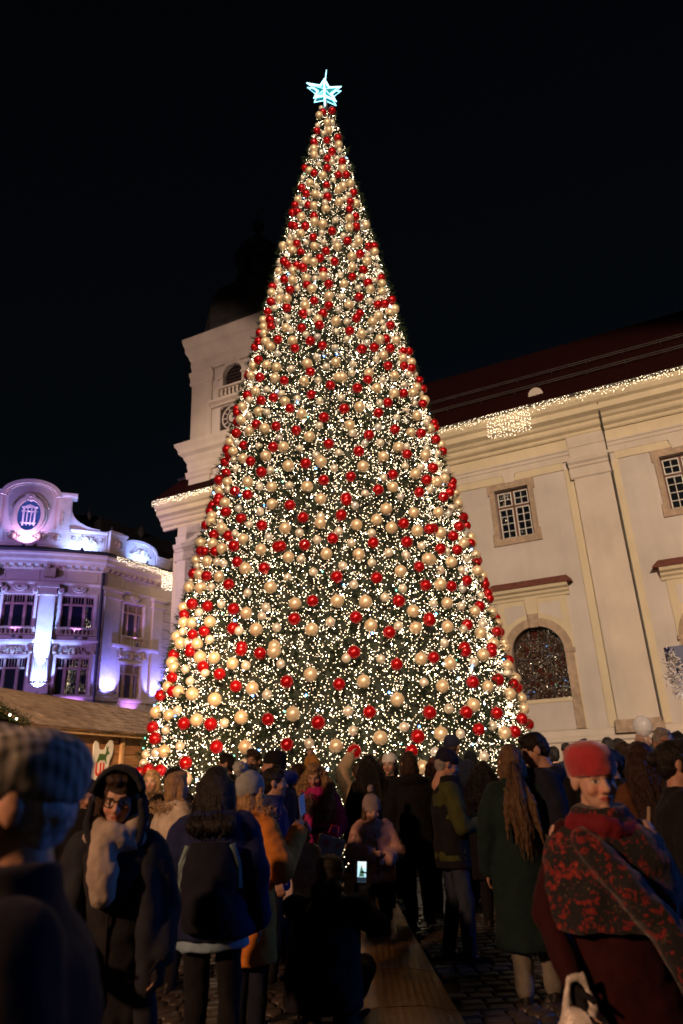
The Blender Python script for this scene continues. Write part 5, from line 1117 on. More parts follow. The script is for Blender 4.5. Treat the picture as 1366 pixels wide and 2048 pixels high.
    if hair:
        fb = FB(); fb.M = HM @ SK; ty = hair['t']
        if ty != 'bald':
            if hat and hat['t'] not in ('hood', 'cap_hood'): fb.ball((0, -.022, .02), (.083, .096, .07), 18, 12)
            else: fb.ball((0, -.018, .042), (.087, .102, .09), 18, 12); fb.ball((0, .05, .095), (.06, .04, .03)); fb.ball((.02, .03, .11), (.05, .05, .03))
            fb.ball((0, -.06, 0), (.078, .062, .085), 14, 10)
            [fb.ball((sg*.064, -.025, .045), (.019, .055, .045)) for sg in (-1, 1)]
        if ty == 'short': fb.ball((0, -.05, -.035), (.065, .05, .06))
        if ty in ('bob', 'long', 'pony', 'curly'):
            [fb.chain([(sg*.07, .01, .04), (sg*.085, .0, -.04), (sg*.08, -.005, -.11)], [.028, .03, .032]) for sg in (-1, 1)]
            fb.ball((0, -.06, -.06), (.085, .055, .1))
        o_h = None
        vox('hair', fb, hair['m'], root, min(.012, vb), 3, .5, .018, .03) if ty != 'bald' else None
        if ty in ('long', 'curly', 'pony'):
            paths = []; fb = FB(); ln_ = hair.get('len', .35); w_ = hair.get('w', 1.0)
            if ty == 'pony':
                fb.M = None; t0 = HM @ Vector((0, -.10, -.03)); b0 = -.145*k*bulk + ln
                pp_ = [t0, t0 + Vector((0, -.045, -.06)), Vector((.0, b0 - .035, t0.z - .22)), Vector((.015, b0 - .03, t0.z - .36)), Vector((.02, b0 - .01, t0.z - ln_))]; fb.chain(pp_, [.03, .048*w_, .075*w_, .07*w_, .02], 12); paths += [(pp_, .075*w_)]*5
                for j in range(5): a = (j - 2)*.028; fb.chain([t0 + Vector((a*.4, -.03, -.05)), Vector((a*1.6, b0 - .05, t0.z - .24)), Vector((a*2.1 + .01, b0 - .03, t0.z - ln_*(.85 + .05*(j % 3))))], [.02, .035*w_, .012], 8)
            else:
                t0 = HM @ Vector((0, -.07, .0)); front = hair.get('front', False)
                for sg in (-1, -.5, 0, .5, 1):
                    px_ = sg*.085*w_; yb = -.10*k*bulk if not front or abs(sg) < .9 else .10*k
                    pp_ = [HM @ Vector((sg*.07, -.03 if abs(sg) > .9 else -.075, .02)), Vector((px_*1.15, (-.04 if abs(sg) > .9 else -.10) + ln, Hc.z - .13)), Vector((px_*1.3, yb + ln - (.05 if yb < 0 else -.04), Hc.z - .13 - ln_*.55)), Vector((px_*1.1, yb + ln - (.05 if yb < 0 else -.05), Hc.z - .13 - ln_))]; fb.chain(pp_, [.045, .048*w_, .045*w_, .018], 10); paths.append((pp_, .055*w_))
            vox('hair_length', fb, hair['m'], root, min(.013, vb), 3, .5, .018 if ty != 'curly' else .045, .03)
            sv = []; sf = []
            for pp_, rr in paths:
                P4 = np.array([p_[:] for p_ in pp_]); ts = np.linspace(0, len(pp_) - 1, 9)
                C9 = np.stack([np.interp(ts, range(len(pp_)), P4[:, j_]) for j_ in range(3)], 1)
                for _ in range(45):
                    off_ = RNG.normal(0, 1, 3); off_ /= np.linalg.norm(off_); amp = rr*RNG.uniform(.7, 1.25); wv = RNG.uniform(0, 6.3); end = int(RNG.integers(6, 10))
                    pts_ = C9[:end] + off_*amp*np.minimum(1, .5 + ts[:end]/2)[:, None] + .006*np.sin(ts[:end]*4 + wv)[:, None]
                    sd_ = np.cross(off_, (0, 0, 1.)) + 1e-3; sd_ = sd_/np.linalg.norm(sd_)*.0022; b_ = len(sv)
                    for q_ in pts_: sv += [q_ - sd_, q_ + sd_]
                    sf += [(b_ + 2*i_, b_ + 2*i_ + 1, b_ + 2*i_ + 3, b_ + 2*i_ + 2) for i_ in range(end - 1)]
            o = link('hair_strands', raw_mesh('hair_strands', sv, sf, hair['m']), root); o['kind'] = 'stuff'
        if ty == 'bun':
            fb = FB(); fb.M = HM @ SK; fb.ball((0, -.12, .03), .045); vox('hair_bun', fb, hair['m'], root, .01, 2)
    if hat:
        fb = FB(); fb.M = HM @ SK @ Matrix.Rotation(radians(hat.get('tilt', 8)), 4, 'X'); ty = hat['t']
        if ty == 'beanie':
            fb.loft([(0, -.012, .012, .087, .106), (0, -.012, .05, .092, .111), (0, -.014, .085, .086, .104), (0, -.02, .12, .066, .082), (0, -.025, .142, .032, .04)], 22); fb.loft([(0, -.012, .010, .092, .111), (0, -.012, .05, .097, .116)], 22)
        elif ty == 'pom':
            fb.loft([(0, -.014, .0, .092, .108), (0, -.014, .05, .098, .115), (0, -.018, .10, .092, .106), (0, -.03, .145, .066, .075), (0, -.04, .168, .03, .034)], 22)
        elif ty == 'beret':
            fb.loft([(0, -.012, .010, .088, .110), (0, -.012, .05, .097, .118), (0, -.016, .09, .102, .122), (0, -.022, .125, .09, .108), (0, -.026, .150, .06, .07), (0, -.028, .158, .025, .03)], 24); fb.loft([(0, -.010, .008, .092, .114), (0, -.010, .04, .097, .119)], 24)
        elif ty == 'flatcap':
            fb.loft([(0, -.016, .01, .09, .112), (0, -.012, .045, .100, .124), (0, .0, .085, .106, .134), (0, .006, .115, .094, .122), (0, .012, .134, .05, .08)], 24); fb.ball((0, .10, .045), (.085, .065, .016)); fb.ball((0, .08, .07), (.085, .07, .03))
        elif ty == 'hood':
            hw = hat.get('w', 1.0)
            for t in np.linspace(-1.35, 1.35, 15):
                px_, pz = .112*hw*sin(t), .02 + .125*cos(t)
                fb.chain([(px_, .075, pz), (px_*1.02, .0, pz*1.04), (px_*.8, -.085, pz*.82)], [.017, .02, .024], 8)
            for t in np.linspace(-1, 1, 7): fb.chain([(.105*hw*sin(t*1.5), -.03, .0), (.12*hw*sin(t*1.5), -.03, -.16)], [.03, .04], 8)
            fb.ball((0, -.075, .0), (.1, .06, .13)); [fb.chain([(sg*.11*hw, .07, -.01), (sg*.125*hw, .055, -.10), (sg*.10, .06, -.2)], [.018, .024, .03]) for sg in (-1, 1)]
        elif ty == 'cap_hood': fb.ball((0, -.02, .02), (.1, .115, .13), 18, 14); fb.ball((0, -.05, -.1), (.105, .09, .1), 16, 12)
        nm = {'hood': 'hood', 'cap_hood': 'hood', 'flatcap': 'flat_cap', 'beret': 'beret'}.get(ty, 'beanie')
        vox(nm, fb, hat['m'], root, .009, 3, .5, hat.get('fold', .01), .05)
        if ty == 'pom' or hat.get('pompom'):
            fb = FB(); fb.M = HM @ SK; pp = hat.get('pp', (0, -.10, .17)); fb.ball(pp, hat.get('pr', .055), 14, 10); vox('pompom', fb, hat.get('pm', hat['m']), root, .008, 1, .5, .035, .02)
    NPEOPLE.append(root); return root, HM, hk
def fur_ring(root, m, ln, k, z, r, n=700, fr=.05, name='fur_collar'):
    cs = [(r*cos(a), ln + r*.9*sin(a), z) for a in np.linspace(0, 2*pi, 40)]
    v, f = needle_cloud(cs, n, fr*.5, .05, .004); o = link(name, raw_mesh(name, v, f, m), root); o['kind'] = 'stuff'
black = cloth('black_cloth', (.009, .009, .011)); navyc = cloth('navy_cloth', (.011, .014, .03)); bluec = cloth('blue_jacket', (.02, .03, .11)); jeans = cloth('jeans', (.035, .045, .075)); browt = cloth('brown_trousers', (.05, .03, .018)); charc = cloth('charcoal', (.02, .02, .023))
brown_h = hairmat('hair_brown', (.035, .018, .009)); black_h = hairmat('hair_black', (.008, .006, .005)); blond_h = hairmat('hair_blond', (.34, .22, .11)); light_h = hairmat('hair_light_brown', (.13, .078, .04)); grey_h = hairmat('hair_grey', (.33, .32, .31)); white_h = hairmat('hair_white', (.62, .60, .58))
BK = {'m': black}
# --- tweed material for the flat cap
def plaid():
    m = mat('tweed_plaid', (.2, .2, .19), .9, var=0); N = m.node_tree.nodes; L = m.node_tree.links; tc = N.new('ShaderNodeTexCoord'); fac = None
    for ax in ((1, .3, 0), (.2, 0, 1)):
        w = N.new('ShaderNodeTexWave'); w.inputs['Scale'].default_value = 16; w.inputs['Distortion'].default_value = .6; mp = N.new('ShaderNodeMapping'); mp.inputs['Rotation'].default_value = (ax[1], ax[0]*.6, ax[2]*1.2); L.new(tc.outputs['Object'], mp.inputs[0]); L.new(mp.outputs[0], w.inputs['Vector'])
        if fac is None: fac = w.outputs['Fac']
        else:
            mm = N.new('ShaderNodeMath'); mm.operation = 'ADD'; L.new(fac, mm.inputs[0]); L.new(w.outputs['Fac'], mm.inputs[1]); fac = mm.outputs[0]
    r = N.new('ShaderNodeValToRGB'); r.color_ramp.elements[0].color = (.05, .06, .055, 1); r.color_ramp.elements[1].color = (.50, .48, .42, 1); r.color_ramp.elements[1].position = .8
    mm = N.new('ShaderNodeMath'); mm.operation = 'MULTIPLY'; mm.inputs[1].default_value = .5; L.new(fac, mm.inputs[0]); L.new(mm.outputs[0], r.inputs[0]); L.new(r.outputs[0], N['Principled BSDF'].inputs['Base Color']); return m
# ---- the near figures
p, HM, hk = person('man in a plaid flat cap and dark jacket in profile, close at the left edge', -.57, 1.27, 1.585, 203, tone=(.50, .28, .18), vb=.006, vc=.011, pitch=-6,
    hair={'t': 'short', 'm': white_h}, hat={'t': 'flatcap', 'm': plaid(), 'tilt': 13}, coat={'m': cloth('navy_wool', (.006, .006, .012)), 'hem': .75, 'bulk': 1.18, 'collar': .05, 'fold': .02}, legs=BK)
p, HM, hk = person('woman in a dark hood and round glasses with a cream knitted scarf', -1.10, 3.43, 1.535, -78, female=True, tone=(.50, .30, .22), vb=.008, vc=.013, pitch=-8, hair={'t': 'bob', 'm': brown_h},
    hat={'t': 'hood', 'm': cloth('slate_hood', (.018, .021, .03)), 'w': 1.04}, scarf={'m': cloth('cream_knit', (.36, .31, .26), bs=90), 'n': 2, 'r': .048, 'tail': 1.2}, coat={'m': charc, 'hem': .62, 'bulk': 1.0, 'puff': .03, 'zip': True}, legs=BK, gloves=black,
    arms=(((.27, -.02, 1.1), (.18, .22, .98)), ((-.27, -.02, 1.1), (-.25, .10, .90))))
mb = MB()
for sg in (-1, 1): mb.tube([HM @ Vector((sg*.032*hk + .024*hk*cos(a), .094*hk, .002 + .02*hk*sin(a))) for a in np.linspace(0, 2*pi, 15)], .003, 5); mb.tube([HM @ Vector((sg*.056*hk, .092*hk, .006)), HM @ Vector((sg*.08*hk, 0, .008))], .0025, 4)
mb.tube([HM @ Vector((-.008, .098*hk, .006)), HM @ Vector((.008, .098*hk, .006))], .003, 4); mb.build('glasses', iron, p)
fb = FB(); kk = 1.535/1.75   # long open outer coat over the puffer
for sg in (-1, 1): fb.chain([(sg*.14*kk, .02, 1.42*kk), (sg*.18*kk, .08, 1.15*kk), (sg*.19*kk, .09, .8*kk), (sg*.2*kk, .08, .5*kk)], [.045, .05, .05, .045]); fb.chain([(sg*.16*kk, 0, 1.39*kk), (sg*.25*kk, -.02, 1.1*kk), ((.2 if sg > 0 else -.25)*kk, .17 if sg > 0 else .08, (.99 if sg > 0 else .93)*kk)], [.085, .08, .06])
fb.loft([(0, -.06, .42*kk, .21*kk, .12*kk), (0, -.06, 1.0*kk, .2*kk, .11*kk), (0, -.05, 1.38*kk, .17*kk, .10*kk)]); vox('outer_coat', fb, MATS['slate_hood'], p, .013, 5, .5, .03, .13)
# lady in the red beret
shawl = mat('floral_shawl', (.01, .012, .016), .9, var=0, sheen=.2)
N = shawl.node_tree.nodes; L = shawl.node_tree.links; tc = N.new('ShaderNodeTexCoord'); col = None
def blobs(scale, lo, hi, c, col, nscale=9):
    v = N.new('ShaderNodeTexVoronoi'); v.inputs['Scale'].default_value = scale; nz = N.new('ShaderNodeTexNoise'); nz.inputs['Scale'].default_value = nscale*3; ad = N.new('ShaderNodeMixRGB'); ad.inputs[0].default_value = .13
    L.new(tc.outputs['Object'], nz.inputs['Vector']); L.new(tc.outputs['Object'], ad.inputs[1]); L.new(nz.outputs['Color'], ad.inputs[2]); L.new(ad.outputs[0], v.inputs['Vector'])
    r = N.new('ShaderNodeMapRange'); r.inputs[1].default_value = lo; r.inputs[2].default_value = hi; r.inputs[3].default_value = 1; r.inputs[4].default_value = 0; L.new(v.outputs['Distance'], r.inputs[0])
    mx = N.new('ShaderNodeMixRGB'); L.new(r.outputs[0], mx.inputs[0]); mx.inputs[2].default_value = (*c, 1)
    if col is None: mx.inputs[1].default_value = (.006, .006, .009, 1)
    else: L.new(col, mx.inputs[1])
    return mx.outputs[0]
col = blobs(24, .25, .36, (.005, .018, .020), None); col = blobs(38, .14, .2, (.12, .08, .03), col); col = blobs(24, .34, .42, (.17, .010, .010), col); col = blobs(24, .10, .16, (.30, .05, .025), col)
L.new(col, N['Principled BSDF'].inputs['Base Color'])
redcoat = cloth('dark_red_coat', (.028, .003, .004)); beret_m = cloth('red_mohair', (.36, .03, .04), .95, sheen=.8, bs=120)
p, HM, hk = person('elderly woman in a red beret and floral shawl looking at the camera', .93, 2.88, 1.535, -98, female=True, yaw=14, tone=(.56, .36, .27), vb=.0055, vc=.011, pitch=-3,
    hat={'t': 'beret', 'm': beret_m, 'tilt': 7}, coat={'m': redcoat, 'hem': .42, 'bulk': 1.0, 'sleeve': .85, 'flare': 1.25}, legs=BK, gloves=black, scarf={'m': cloth('dark_red_scarf', (.16, .012, .02)), 'n': 1, 'r': .045}, lips=(.42, .10, .09),
    arms=(((.28, .0, 1.1), (.22, .14, .88)), ((-.27, -.02, 1.08), (-.26, .06, .80))))
fb = FB(); kk = 1.535/1.75
fb.loft([(0, -.01, 1.06*kk, .285*kk, .20*kk), (0, 0, 1.2*kk, .285*kk, .195*kk), (0, 0, 1.32*kk, .27*kk, .18*kk), (0, 0, 1.41*kk, .235*kk, .15*kk), (0, .01, 1.47*kk, .14*kk, .12*kk), (0, .02, 1.52*kk, .108*kk, .11*kk)], 26)
fb.chain([(.10, .15, 1.40*kk), (-.02, .20, 1.24*kk), (-.13, .20, 1.08*kk), (-.20, .19, .86*kk), (-.24, .18, .6*kk)], [.05, .06, .065, .06, .05])
vox('shawl', fb, shawl, p, .011, 5, .5, .035, .10)
v, f = needle_cloud([(-.27 + .06*i/10, .18, .56*kk) for i in range(10)], 160, .03, .11, .003); o = link('shawl_fringe', raw_mesh('shawl_fringe', v, f, shawl), p); o['kind'] = 'stuff'
# her plastic carrier bag
bagm = mat('plastic_bag', (.62, .60, .56), .35, var=.25, scale=12, bump=.6, bscale=14, bdist=.02)
bag = empty('carrier_bag', (.72, 2.74, .30), 0, 'crumpled white and green plastic carrier bag hanging beside the red coat', 'bag')
fb = FB(); fb.loft([(0, 0, 0, .10, .05), (0, 0, .05, .125, .065), (0, 0, .25, .12, .06), (0, 0, .36, .10, .045), (.0, 0, .42, .06, .03)], 16); fb.chain([(-.06, 0, .4), (-.03, .0, .5), (.02, 0, .52), (.05, 0, .4)], [.014]*4, 6); vox('bag_body', fb, bagm, bag, .009, 2, .4, .035, .06)
bag_g = mat('bag_green', (.06, .22, .06), .5, var=.2); bag_r = mat('bag_red', (.45, .05, .03), .5, var=.2)
for z_, m_, h_ in ((.27, bag_g, .018), (.20, bag_r, .012), (.12, bag_g, .012)):
    fb = FB(); fb.loft([(0, 0, z_, .1235, .0635), (0, 0, z_ + h_, .1235, .0635)], 20); fb.build('printed_stripe', m_, bag)
# blue jacket with backpack, back turned
p, HM, hk = person('person in a dark blue jacket with rucksack straps seen from behind', -.80, 4.23, 1.54, 92, vb=.013, vc=.013, hair={'t': 'long', 'm': black_h, 'len': .08, 'w': .9}, hat={'t': 'cap_hood', 'm': black_h, 'fold': .012}, coat={'m': cloth('deep_blue_jacket', (.012, .018, .07)), 'hem': .80, 'bulk': 1.26, 'puff': .025, 'hoodback': True, 'collar': .03}, legs=BK)
kk = 1.54/1.75; fb = FB(); fb.loft([(0, -.2*kk, .86*kk, .15*kk, .07*kk), (0, -.23*kk, .95*kk, .165*kk, .09*kk), (0, -.22*kk, 1.2*kk, .16*kk, .085*kk), (0, -.19*kk, 1.34*kk, .12*kk, .06*kk)]); fb.ball((0, -.29*kk, 1.0*kk), (.12, .05, .1)); vox('rucksack', fb, cloth('rucksack', (.008, .010, .02)), p, .012, 4, .5, .02, .1)
strapm = cloth('pale_strap', (.16, .24, .26)); 
for sg in (-1, 1): mb = MB(); mb.tube([(sg*.13*kk, -.19*kk, 1.32*kk), (sg*.165*kk, -.19*kk, 1.22*kk), (sg*.175*kk, -.17*kk, 1.08*kk)], .022, 6); mb.build('strap', strapm, p)
fb = FB(); fb.loft([(0, 0, .74*kk, .225*kk, .165*kk), (0, 0, .815*kk, .215*kk, .16*kk)], 24); vox('shirt_hem', fb, cloth('pale_blue_shirt', (.22, .34, .45)), p, .012, 2, .5, .02, .08)
# grey pompom beanie, orange coat, phone in hand
p, HM, hk = person('woman in a grey pompom beanie and long orange coat holding up a phone', -.71, 4.95, 1.50, 48, female=True, vb=.009, vc=.013, hair={'t': 'bob', 'm': blond_h}, hat={'t': 'pom', 'm': cloth('grey_knit', (.30, .33, .34), bs=90), 'fold': .008, 'pp': (-.02, -.10, .17)}, coat={'m': cloth('orange_coat', (.58, .21, .035)), 'hem': .50, 'bulk': 1.17, 'puff': .012, 'collar': .03}, legs={'m': navyc},
    arms=(((.27, .10, 1.08), (.13, .40, 1.33)), ((-.25, .06, 1.12), (-.05, .30, 1.2))))
fur_ring(p, mat('fur_tan', (.42, .25, .12), .9), 0, 1, 1.25, .14, 900, .06)
dark_glass = glass_mat('phone_glass', (.012, .014, .03), 0, 1); screen_e = emis('phone_screen', (.45, .75, .85), 1.3); scr_b = emis('phone_screen_blue', (.12, .2, .55), .06)
def phone(label, loc, rot, screen, size=(.072, .15)):
    r = empty('phone', loc, 0, label, 'phone'); r.rotation_euler = rot; w, h = size
    mb = MB(); mb.box(-w/2, w/2, -.005, .005, -h/2, h/2); mb.build('case', dark_glass, r, False, .003)
    mb = MB(); mb.box(-w/2 + .003, w/2 - .003, -.0068, -.0055, -h/2 + .005, h/2 - .005); mb.build('screen', screen, r)
    if screen is screen_e:
        mb = MB(); mb.add([(-.002, -.0072, h*.36), (-w*.3, -.0072, -h*.22), (w*.28, -.0072, -h*.22)], [(0, 1, 2)]); mb.build('tree_image', emis('phone_tree_image', (.10, .26, .16), .6), r)
        mb = MB(); mb.box(-w/2 + .003, w/2 - .003, -.0074, -.0071, -h/2 + .005, -h*.24); mb.build('crowd_image', emis('phone_crowd_image', (.02, .05, .09), .4), r)
    return r
phone('phone held up by the woman in the orange coat', (-.37, 5.06, 1.30), (.2, -.4, 1.0), scr_b)
# crouching photographer
root = empty('person', (-.24, 5.10, 0), radians(-15), 'person in black crouching low to film with a bright phone', 'person'); skin = skin_mat((.4, .24, .17), Vector((0, .06, .9)), 0, 0, 1)
HMc = Matrix.Translation((.02, .10, .92)) @ Matrix.Rotation(radians(-12), 4, 'X'); fb = FB(); fb.M = HMc; head_prims(fb, .97); fb.M = None
fb.chain([(.0, .05, .75), (0, -.02, .55), (0, -.06, .32)], [.09, .11, .12]); hands_w = (Vector((.16, .36, .76)), Vector((.06, .38, .74)))
for sg, w in ((1, hands_w[0]), (-1, hands_w[1])):
    fb.chain([(sg*.17, .05, .72), (sg*.2 + .03, .25, .58), w], [.05, .04, .028]); hand(fb, w, (0, .3, .95), (0, -1, .2), .95, .6, sg)
    fb.chain([(sg*.09, -.06, .30), (sg*.16, .28, .42 if sg < 0 else .30), (sg*.13, .08 if sg < 0 else -.12, .08)], [.08, .06, .04])
vox('body', fb, skin, root, .012, 2, .35)
fb = FB(); fb.loft([(0, -.08, .16, .24, .2), (0, -.07, .34, .235, .19), (0, -.02, .55, .22, .165), (0, .03, .70, .21, .13), (0, .07, .80, .11, .09)], 22)
for sg, w in ((1, hands_w[0]), (-1, hands_w[1])): fb.chain([(sg*.19, .04, .72), (sg*.23 + .03, .24, .57), w - Vector((0, .02, .05))], [.09, .08, .055])
vox('coat', fb, black, root, .014, 5, .5, .03, .13)
fb = FB()
for sg in (1, -1): fb.chain([(sg*.09, -.06, .30), (sg*.16, .28, .42 if sg < 0 else .30), (sg*.13, .10 if sg < 0 else -.12, .10)], [.105, .085, .062])
vox('trousers', fb, black, root, .014, 4, .5, .02, .1)
fb = FB(); fb.cap((-.13, .06, .06), .05, (-.13, .26, .05), .04); fb.cap((.13, -.16, .06), .05, (.17, .06, .05), .042); fb.cap((.17, .02, .05), .05, (.2, .16, .05), .04); vox('shoes', fb, black, root, .011, 2)
fb = FB(); fb.M = HMc; fb.ball((0, -.018, .042), (.09, .105, .09), 16, 12); fb.ball((0, -.05, -.02), (.085, .07, .09)); fb.ball((0, -.09, -.1), (.11, .07, .07)); vox('hair', fb, black_h, root, .011, 3, .5, .015, .03)
root.scale = (1.08, 1, .93)
phone('glowing phone filming in the hands of the crouching person', (.02, 5.42, .83), (-.25, .06, -.12), screen_e, (.068, .14))
# ---- second row
person('woman with long fair ponytail and dark green coat seen from behind', 1.16, 5.38, 1.62, 84, female=True, vb=.011, vc=.014, pitch=-4, hair={'t': 'pony', 'm': light_h, 'len': .56, 'w': .78}, coat={'m': cloth('dark_green_coat', (.008, .022, .021)), 'hem': .36, 'bulk': 1.22, 'flare': 1.08, 'collar': .04}, legs={'m': cloth('light_trousers', (.22, .21, .18)), 'w': 1.12}, stance=.04)
crossm = cloth('khaki_strap', (.12, .10, .06)); mb = MB(); mb.tube([(1.05, 5.20, 1.34), (1.18, 5.17, 1.15), (1.33, 5.20, .98), (1.38, 5.33, .92)], .016, 6); sb = empty('shoulder_bag', (1.38, 5.36, .86), 0, 'dark shoulder bag on a khaki strap across the green coat', 'bag'); S_ = under(sb); S_('strap', mb, crossm); fb = FB(); fb.loft([(1.40, 5.42, .72, .05, .1), (1.41, 5.42, .8, .06, .12), (1.40, 5.42, .94, .045, .11)]); o = vox('bag_body', fb, black, sb, .011, 2); o.matrix_parent_inverse = Matrix.Translation(sb.location).inverted()
person('young man with short dark hair in a navy jacket bowing his head to the left', 1.40, 5.50, 1.70, 178, tone=(.50, .30, .21), vb=.008, vc=.014, pitch=-20, hair={'t': 'short', 'm': black_h}, coat={'m': navyc, 'hem': .78, 'bulk': 1.16, 'hoodback': True, 'collar': .03}, legs=BK)
person('bearded man in a dark beanie and vest with olive sleeves checking his phone', .80, 6.45, 1.63, 4, tone=(.52, .30, .22), vb=.009, vc=.014, pitch=-22, stubble=(.45, .45, .46), hair={'t': 'short', 'm': grey_h}, hat={'t': 'beanie', 'm': cloth('navy_knit', (.012, .014, .035), bs=90)}, coat={'m': cloth('olive_knit', (.055, .065, .018)), 'hem': .82, 'bulk': 1.06, 'fold': .03}, legs={'m': jeans}, stance=.07,
    arms=(((.26, .06, 1.1), (.10, .36, 1.12)), ((-.26, .06, 1.1), (-.08, .34, 1.12))))
o_ = NPEOPLE[-1]; kk = 1.63/1.75; fb = FB(); fb.loft([(0, 0, .76*kk, .212*kk, .165*kk), (0, 0, 1.0*kk, .205*kk, .160*kk), (0, 0, 1.25*kk, .205*kk, .158*kk), (0, 0, 1.38*kk, .19*kk, .135*kk), (0, .01, 1.46*kk, .12*kk, .105*kk), (0, .02, 1.53*kk, .10*kk, .1*kk)], 22); vox('vest', fb, black, o_, .014, 5, .5, .03, .12)
person('man with brown hair in a black jacket and brown trousers seen from behind', .60, 7.88, 1.66, 97, vb=.012, vc=.016, hair={'t': 'bob', 'm': brown_h}, coat={'m': black, 'hem': .74, 'bulk': 1.2, 'hoodback': True}, legs={'m': browt, 'w': 1.15}, stance=.05)
person('woman with long black hair and black coat seen from behind by the pink child', .17, 8.0, 1.65, 100, female=True, vb=.013, vc=.018, hair={'t': 'long', 'm': black_h, 'len': .4, 'w': 1.15}, coat={'m': black, 'hem': .45, 'bulk': 1.15}, legs=BK)
person('smiling woman in a white knitted beanie and black coat facing the camera', .43, 8.65, 1.665, -112, female=True, tone=(.55, .34, .25), vb=.009, vc=.018, hair={'t': 'bob', 'm': black_h}, hat={'t': 'beanie', 'm': cloth('white_knit', (.68, .66, .63), bs=90)}, coat={'m': black, 'hem': .6, 'bulk': 1.1}, legs=BK)
pinkp_ = cloth('pale_pink_puffer', (.50, .30, .27)); 
person('child in a pale pink puffer jacket and bobble hat in front of the tree', .15, 7.2, 1.24, -80, female=True, kids=.93, pitch=-8, tone=(.58, .37, .29), vb=.008, vc=.012, hair={'t': 'bob', 'm': light_h}, hat={'t': 'pom', 'm': cloth('grey_bobble', (.30, .25, .25)), 'pp': (0, -.05, .21), 'pr': .035}, coat={'m': pinkp_, 'hem': .74, 'bulk': 1.38, 'puff': .05, 'zip': True, 'hoodback': True}, legs={'m': black, 'w': 1.1},
    arms=(((.30, .06, 1.08), (.10, .30, 1.10)), ((-.31, .06, 1.08), (-.10, .28, 1.02))))
person('toddler in a padded cream jacket and pink hat beside the magenta coat', -.49, 6.55, 1.10, 60, kids=.9, vb=.012, vc=.014, hair={'t': 'short', 'm': light_h}, hat={'t': 'beanie', 'm': cloth('pink_hat', (.50, .25, .30))}, coat={'m': cloth('cream_puffer', (.48, .40, .38)), 'hem': .62, 'bulk': 1.4, 'puff': .05, 'hoodback': True}, legs={'m': charc})
p, HM, hk = person('woman in a magenta coat with black belt and wavy blond hair looking down', -.41, 7.59, 1.585, -97, female=True, tone=(.55, .34, .25), pitch=-24, vb=.008, vc=.014, hair={'t': 'curly', 'm': blond_h, 'len': .30, 'w': 1.45, 'front': True}, coat={'m': cloth('magenta_coat', (.48, .02, .2)), 'hem': .40, 'bulk': 1.16, 'flare': 1.08, 'puff': .012, 'belt': black}, legs=BK, arms=(((.28, .02, 1.1), (.18, .22, .9)), ((-.28, .02, 1.1), (-.15, .26, .98))))
v, f = needle_cloud([(.10*cos(a), .12 + .06*sin(a), 1.2 + .02*sin(3*a)) for a in np.linspace(0, 2*pi, 30)] + [(.06*sin(q*5), .17, 1.25 - .18*q) for q in np.linspace(0, 1, 20)], 1500, .035, .06, .004); o = link('fur_collar', raw_mesh('fur_collar', v, f, mat('fur_grey', (.16, .11, .075), .9)), p); o['kind'] = 'stuff'
# red and white gift bag
gb_ = empty('gift_bag', (-.31, 6.85, .68), radians(12), 'white paper gift bag printed with red flowers', 'bag'); gw = mat('gift_white', (.34, .29, .23), .6, var=.06); gr = mat('gift_red', (.45, .02, .02), .6, var=.15)
mb = MB(); mb.M = None; vs = [(-.13, -.05, 0), (.13, -.05, 0), (.13, .05, 0), (-.13, .05, 0), (-.14, -.055, .33), (.14, -.055, .33), (.14, .055, .33), (-.14, .055, .33)]
mb.add(vs, [(0, 1, 2, 3), (4, 5, 6, 7), (0, 1, 5, 4), (1, 2, 6, 5), (2, 3, 7, 6), (3, 0, 4, 7)]); o = mb.build('bag_body', gw, gb_, False, .004)
for cx, cz, rr in ((.02, .12, .085), (-.06, .26, .05), (.07, .27, .035)):
    mb = MB()
    for q in range(6): a = q*pi/3 + cx*9; mb.add([(cx, -.0575, cz), (cx + rr*.45*cos(a - .45), -.0578, cz + rr*.45*sin(a - .45)), (cx + rr*cos(a), -.0582, cz + rr*sin(a)), (cx + rr*.45*cos(a + .45), -.0578, cz + rr*.45*sin(a + .45))], [(0, 1, 2, 3)])
    mb.build('printed_flower', gr, gb_)
mb = MB(); mb.tube([(-.06, 0, .32), (-.04, 0, .44), (.04, 0, .44), (.06, 0, .32)], .005, 5); mb.build('handle', gr, gb_); gb_.rotation_euler = (0, .32, radians(10)); gb_.scale = (.85, .85, .85)
white_coat = cloth('white_puffer', (.62, .56, .47))
person('blond woman in a white padded coat turned towards the tree', -1.5, 6.1, 1.55, 40, female=True, vb=.011, vc=.013, hair={'t': 'bob', 'm': blond_h}, coat={'m': white_coat, 'hem': .56, 'bulk': 1.26, 'puff': .03, 'collar': .04}, legs=BK)
fur_ring(NPEOPLE[-1], mat('fur_light', (.5, .36, .2), .9), -.02, 1, 1.29, .14, 700, .05)
person('man with dark cropped hair in profile behind the orange coat', -.68, 6.0, 1.545, 4, tone=(.46, .28, .2), vb=.009, vc=.016, hair={'t': 'short', 'm': black_h}, coat={'m': bluec, 'hem': .75, 'bulk': 1.12, 'collar': .05}, legs=BK)
person('tall man in a black beanie and navy jacket with a blue hood', -.72, 6.72, 1.70, 160, tone=(.46, .27, .2), vb=.011, vc=.016, yaw=10, hair={'t': 'short', 'm': black_h}, hat={'t': 'beanie', 'm': black}, coat={'m': navyc, 'hem': .62, 'bulk': 1.24, 'collar': .05, 'puff': .012}, legs=BK)
fb = FB(); kk = 1.70/1.75
for t in np.linspace(-1, 1, 9): fb.ball((.12*kk*sin(t*1.5), -.06*kk - .085*kk*cos(t*1.4), (1.50 + .02*cos(t*2))*kk), .062)
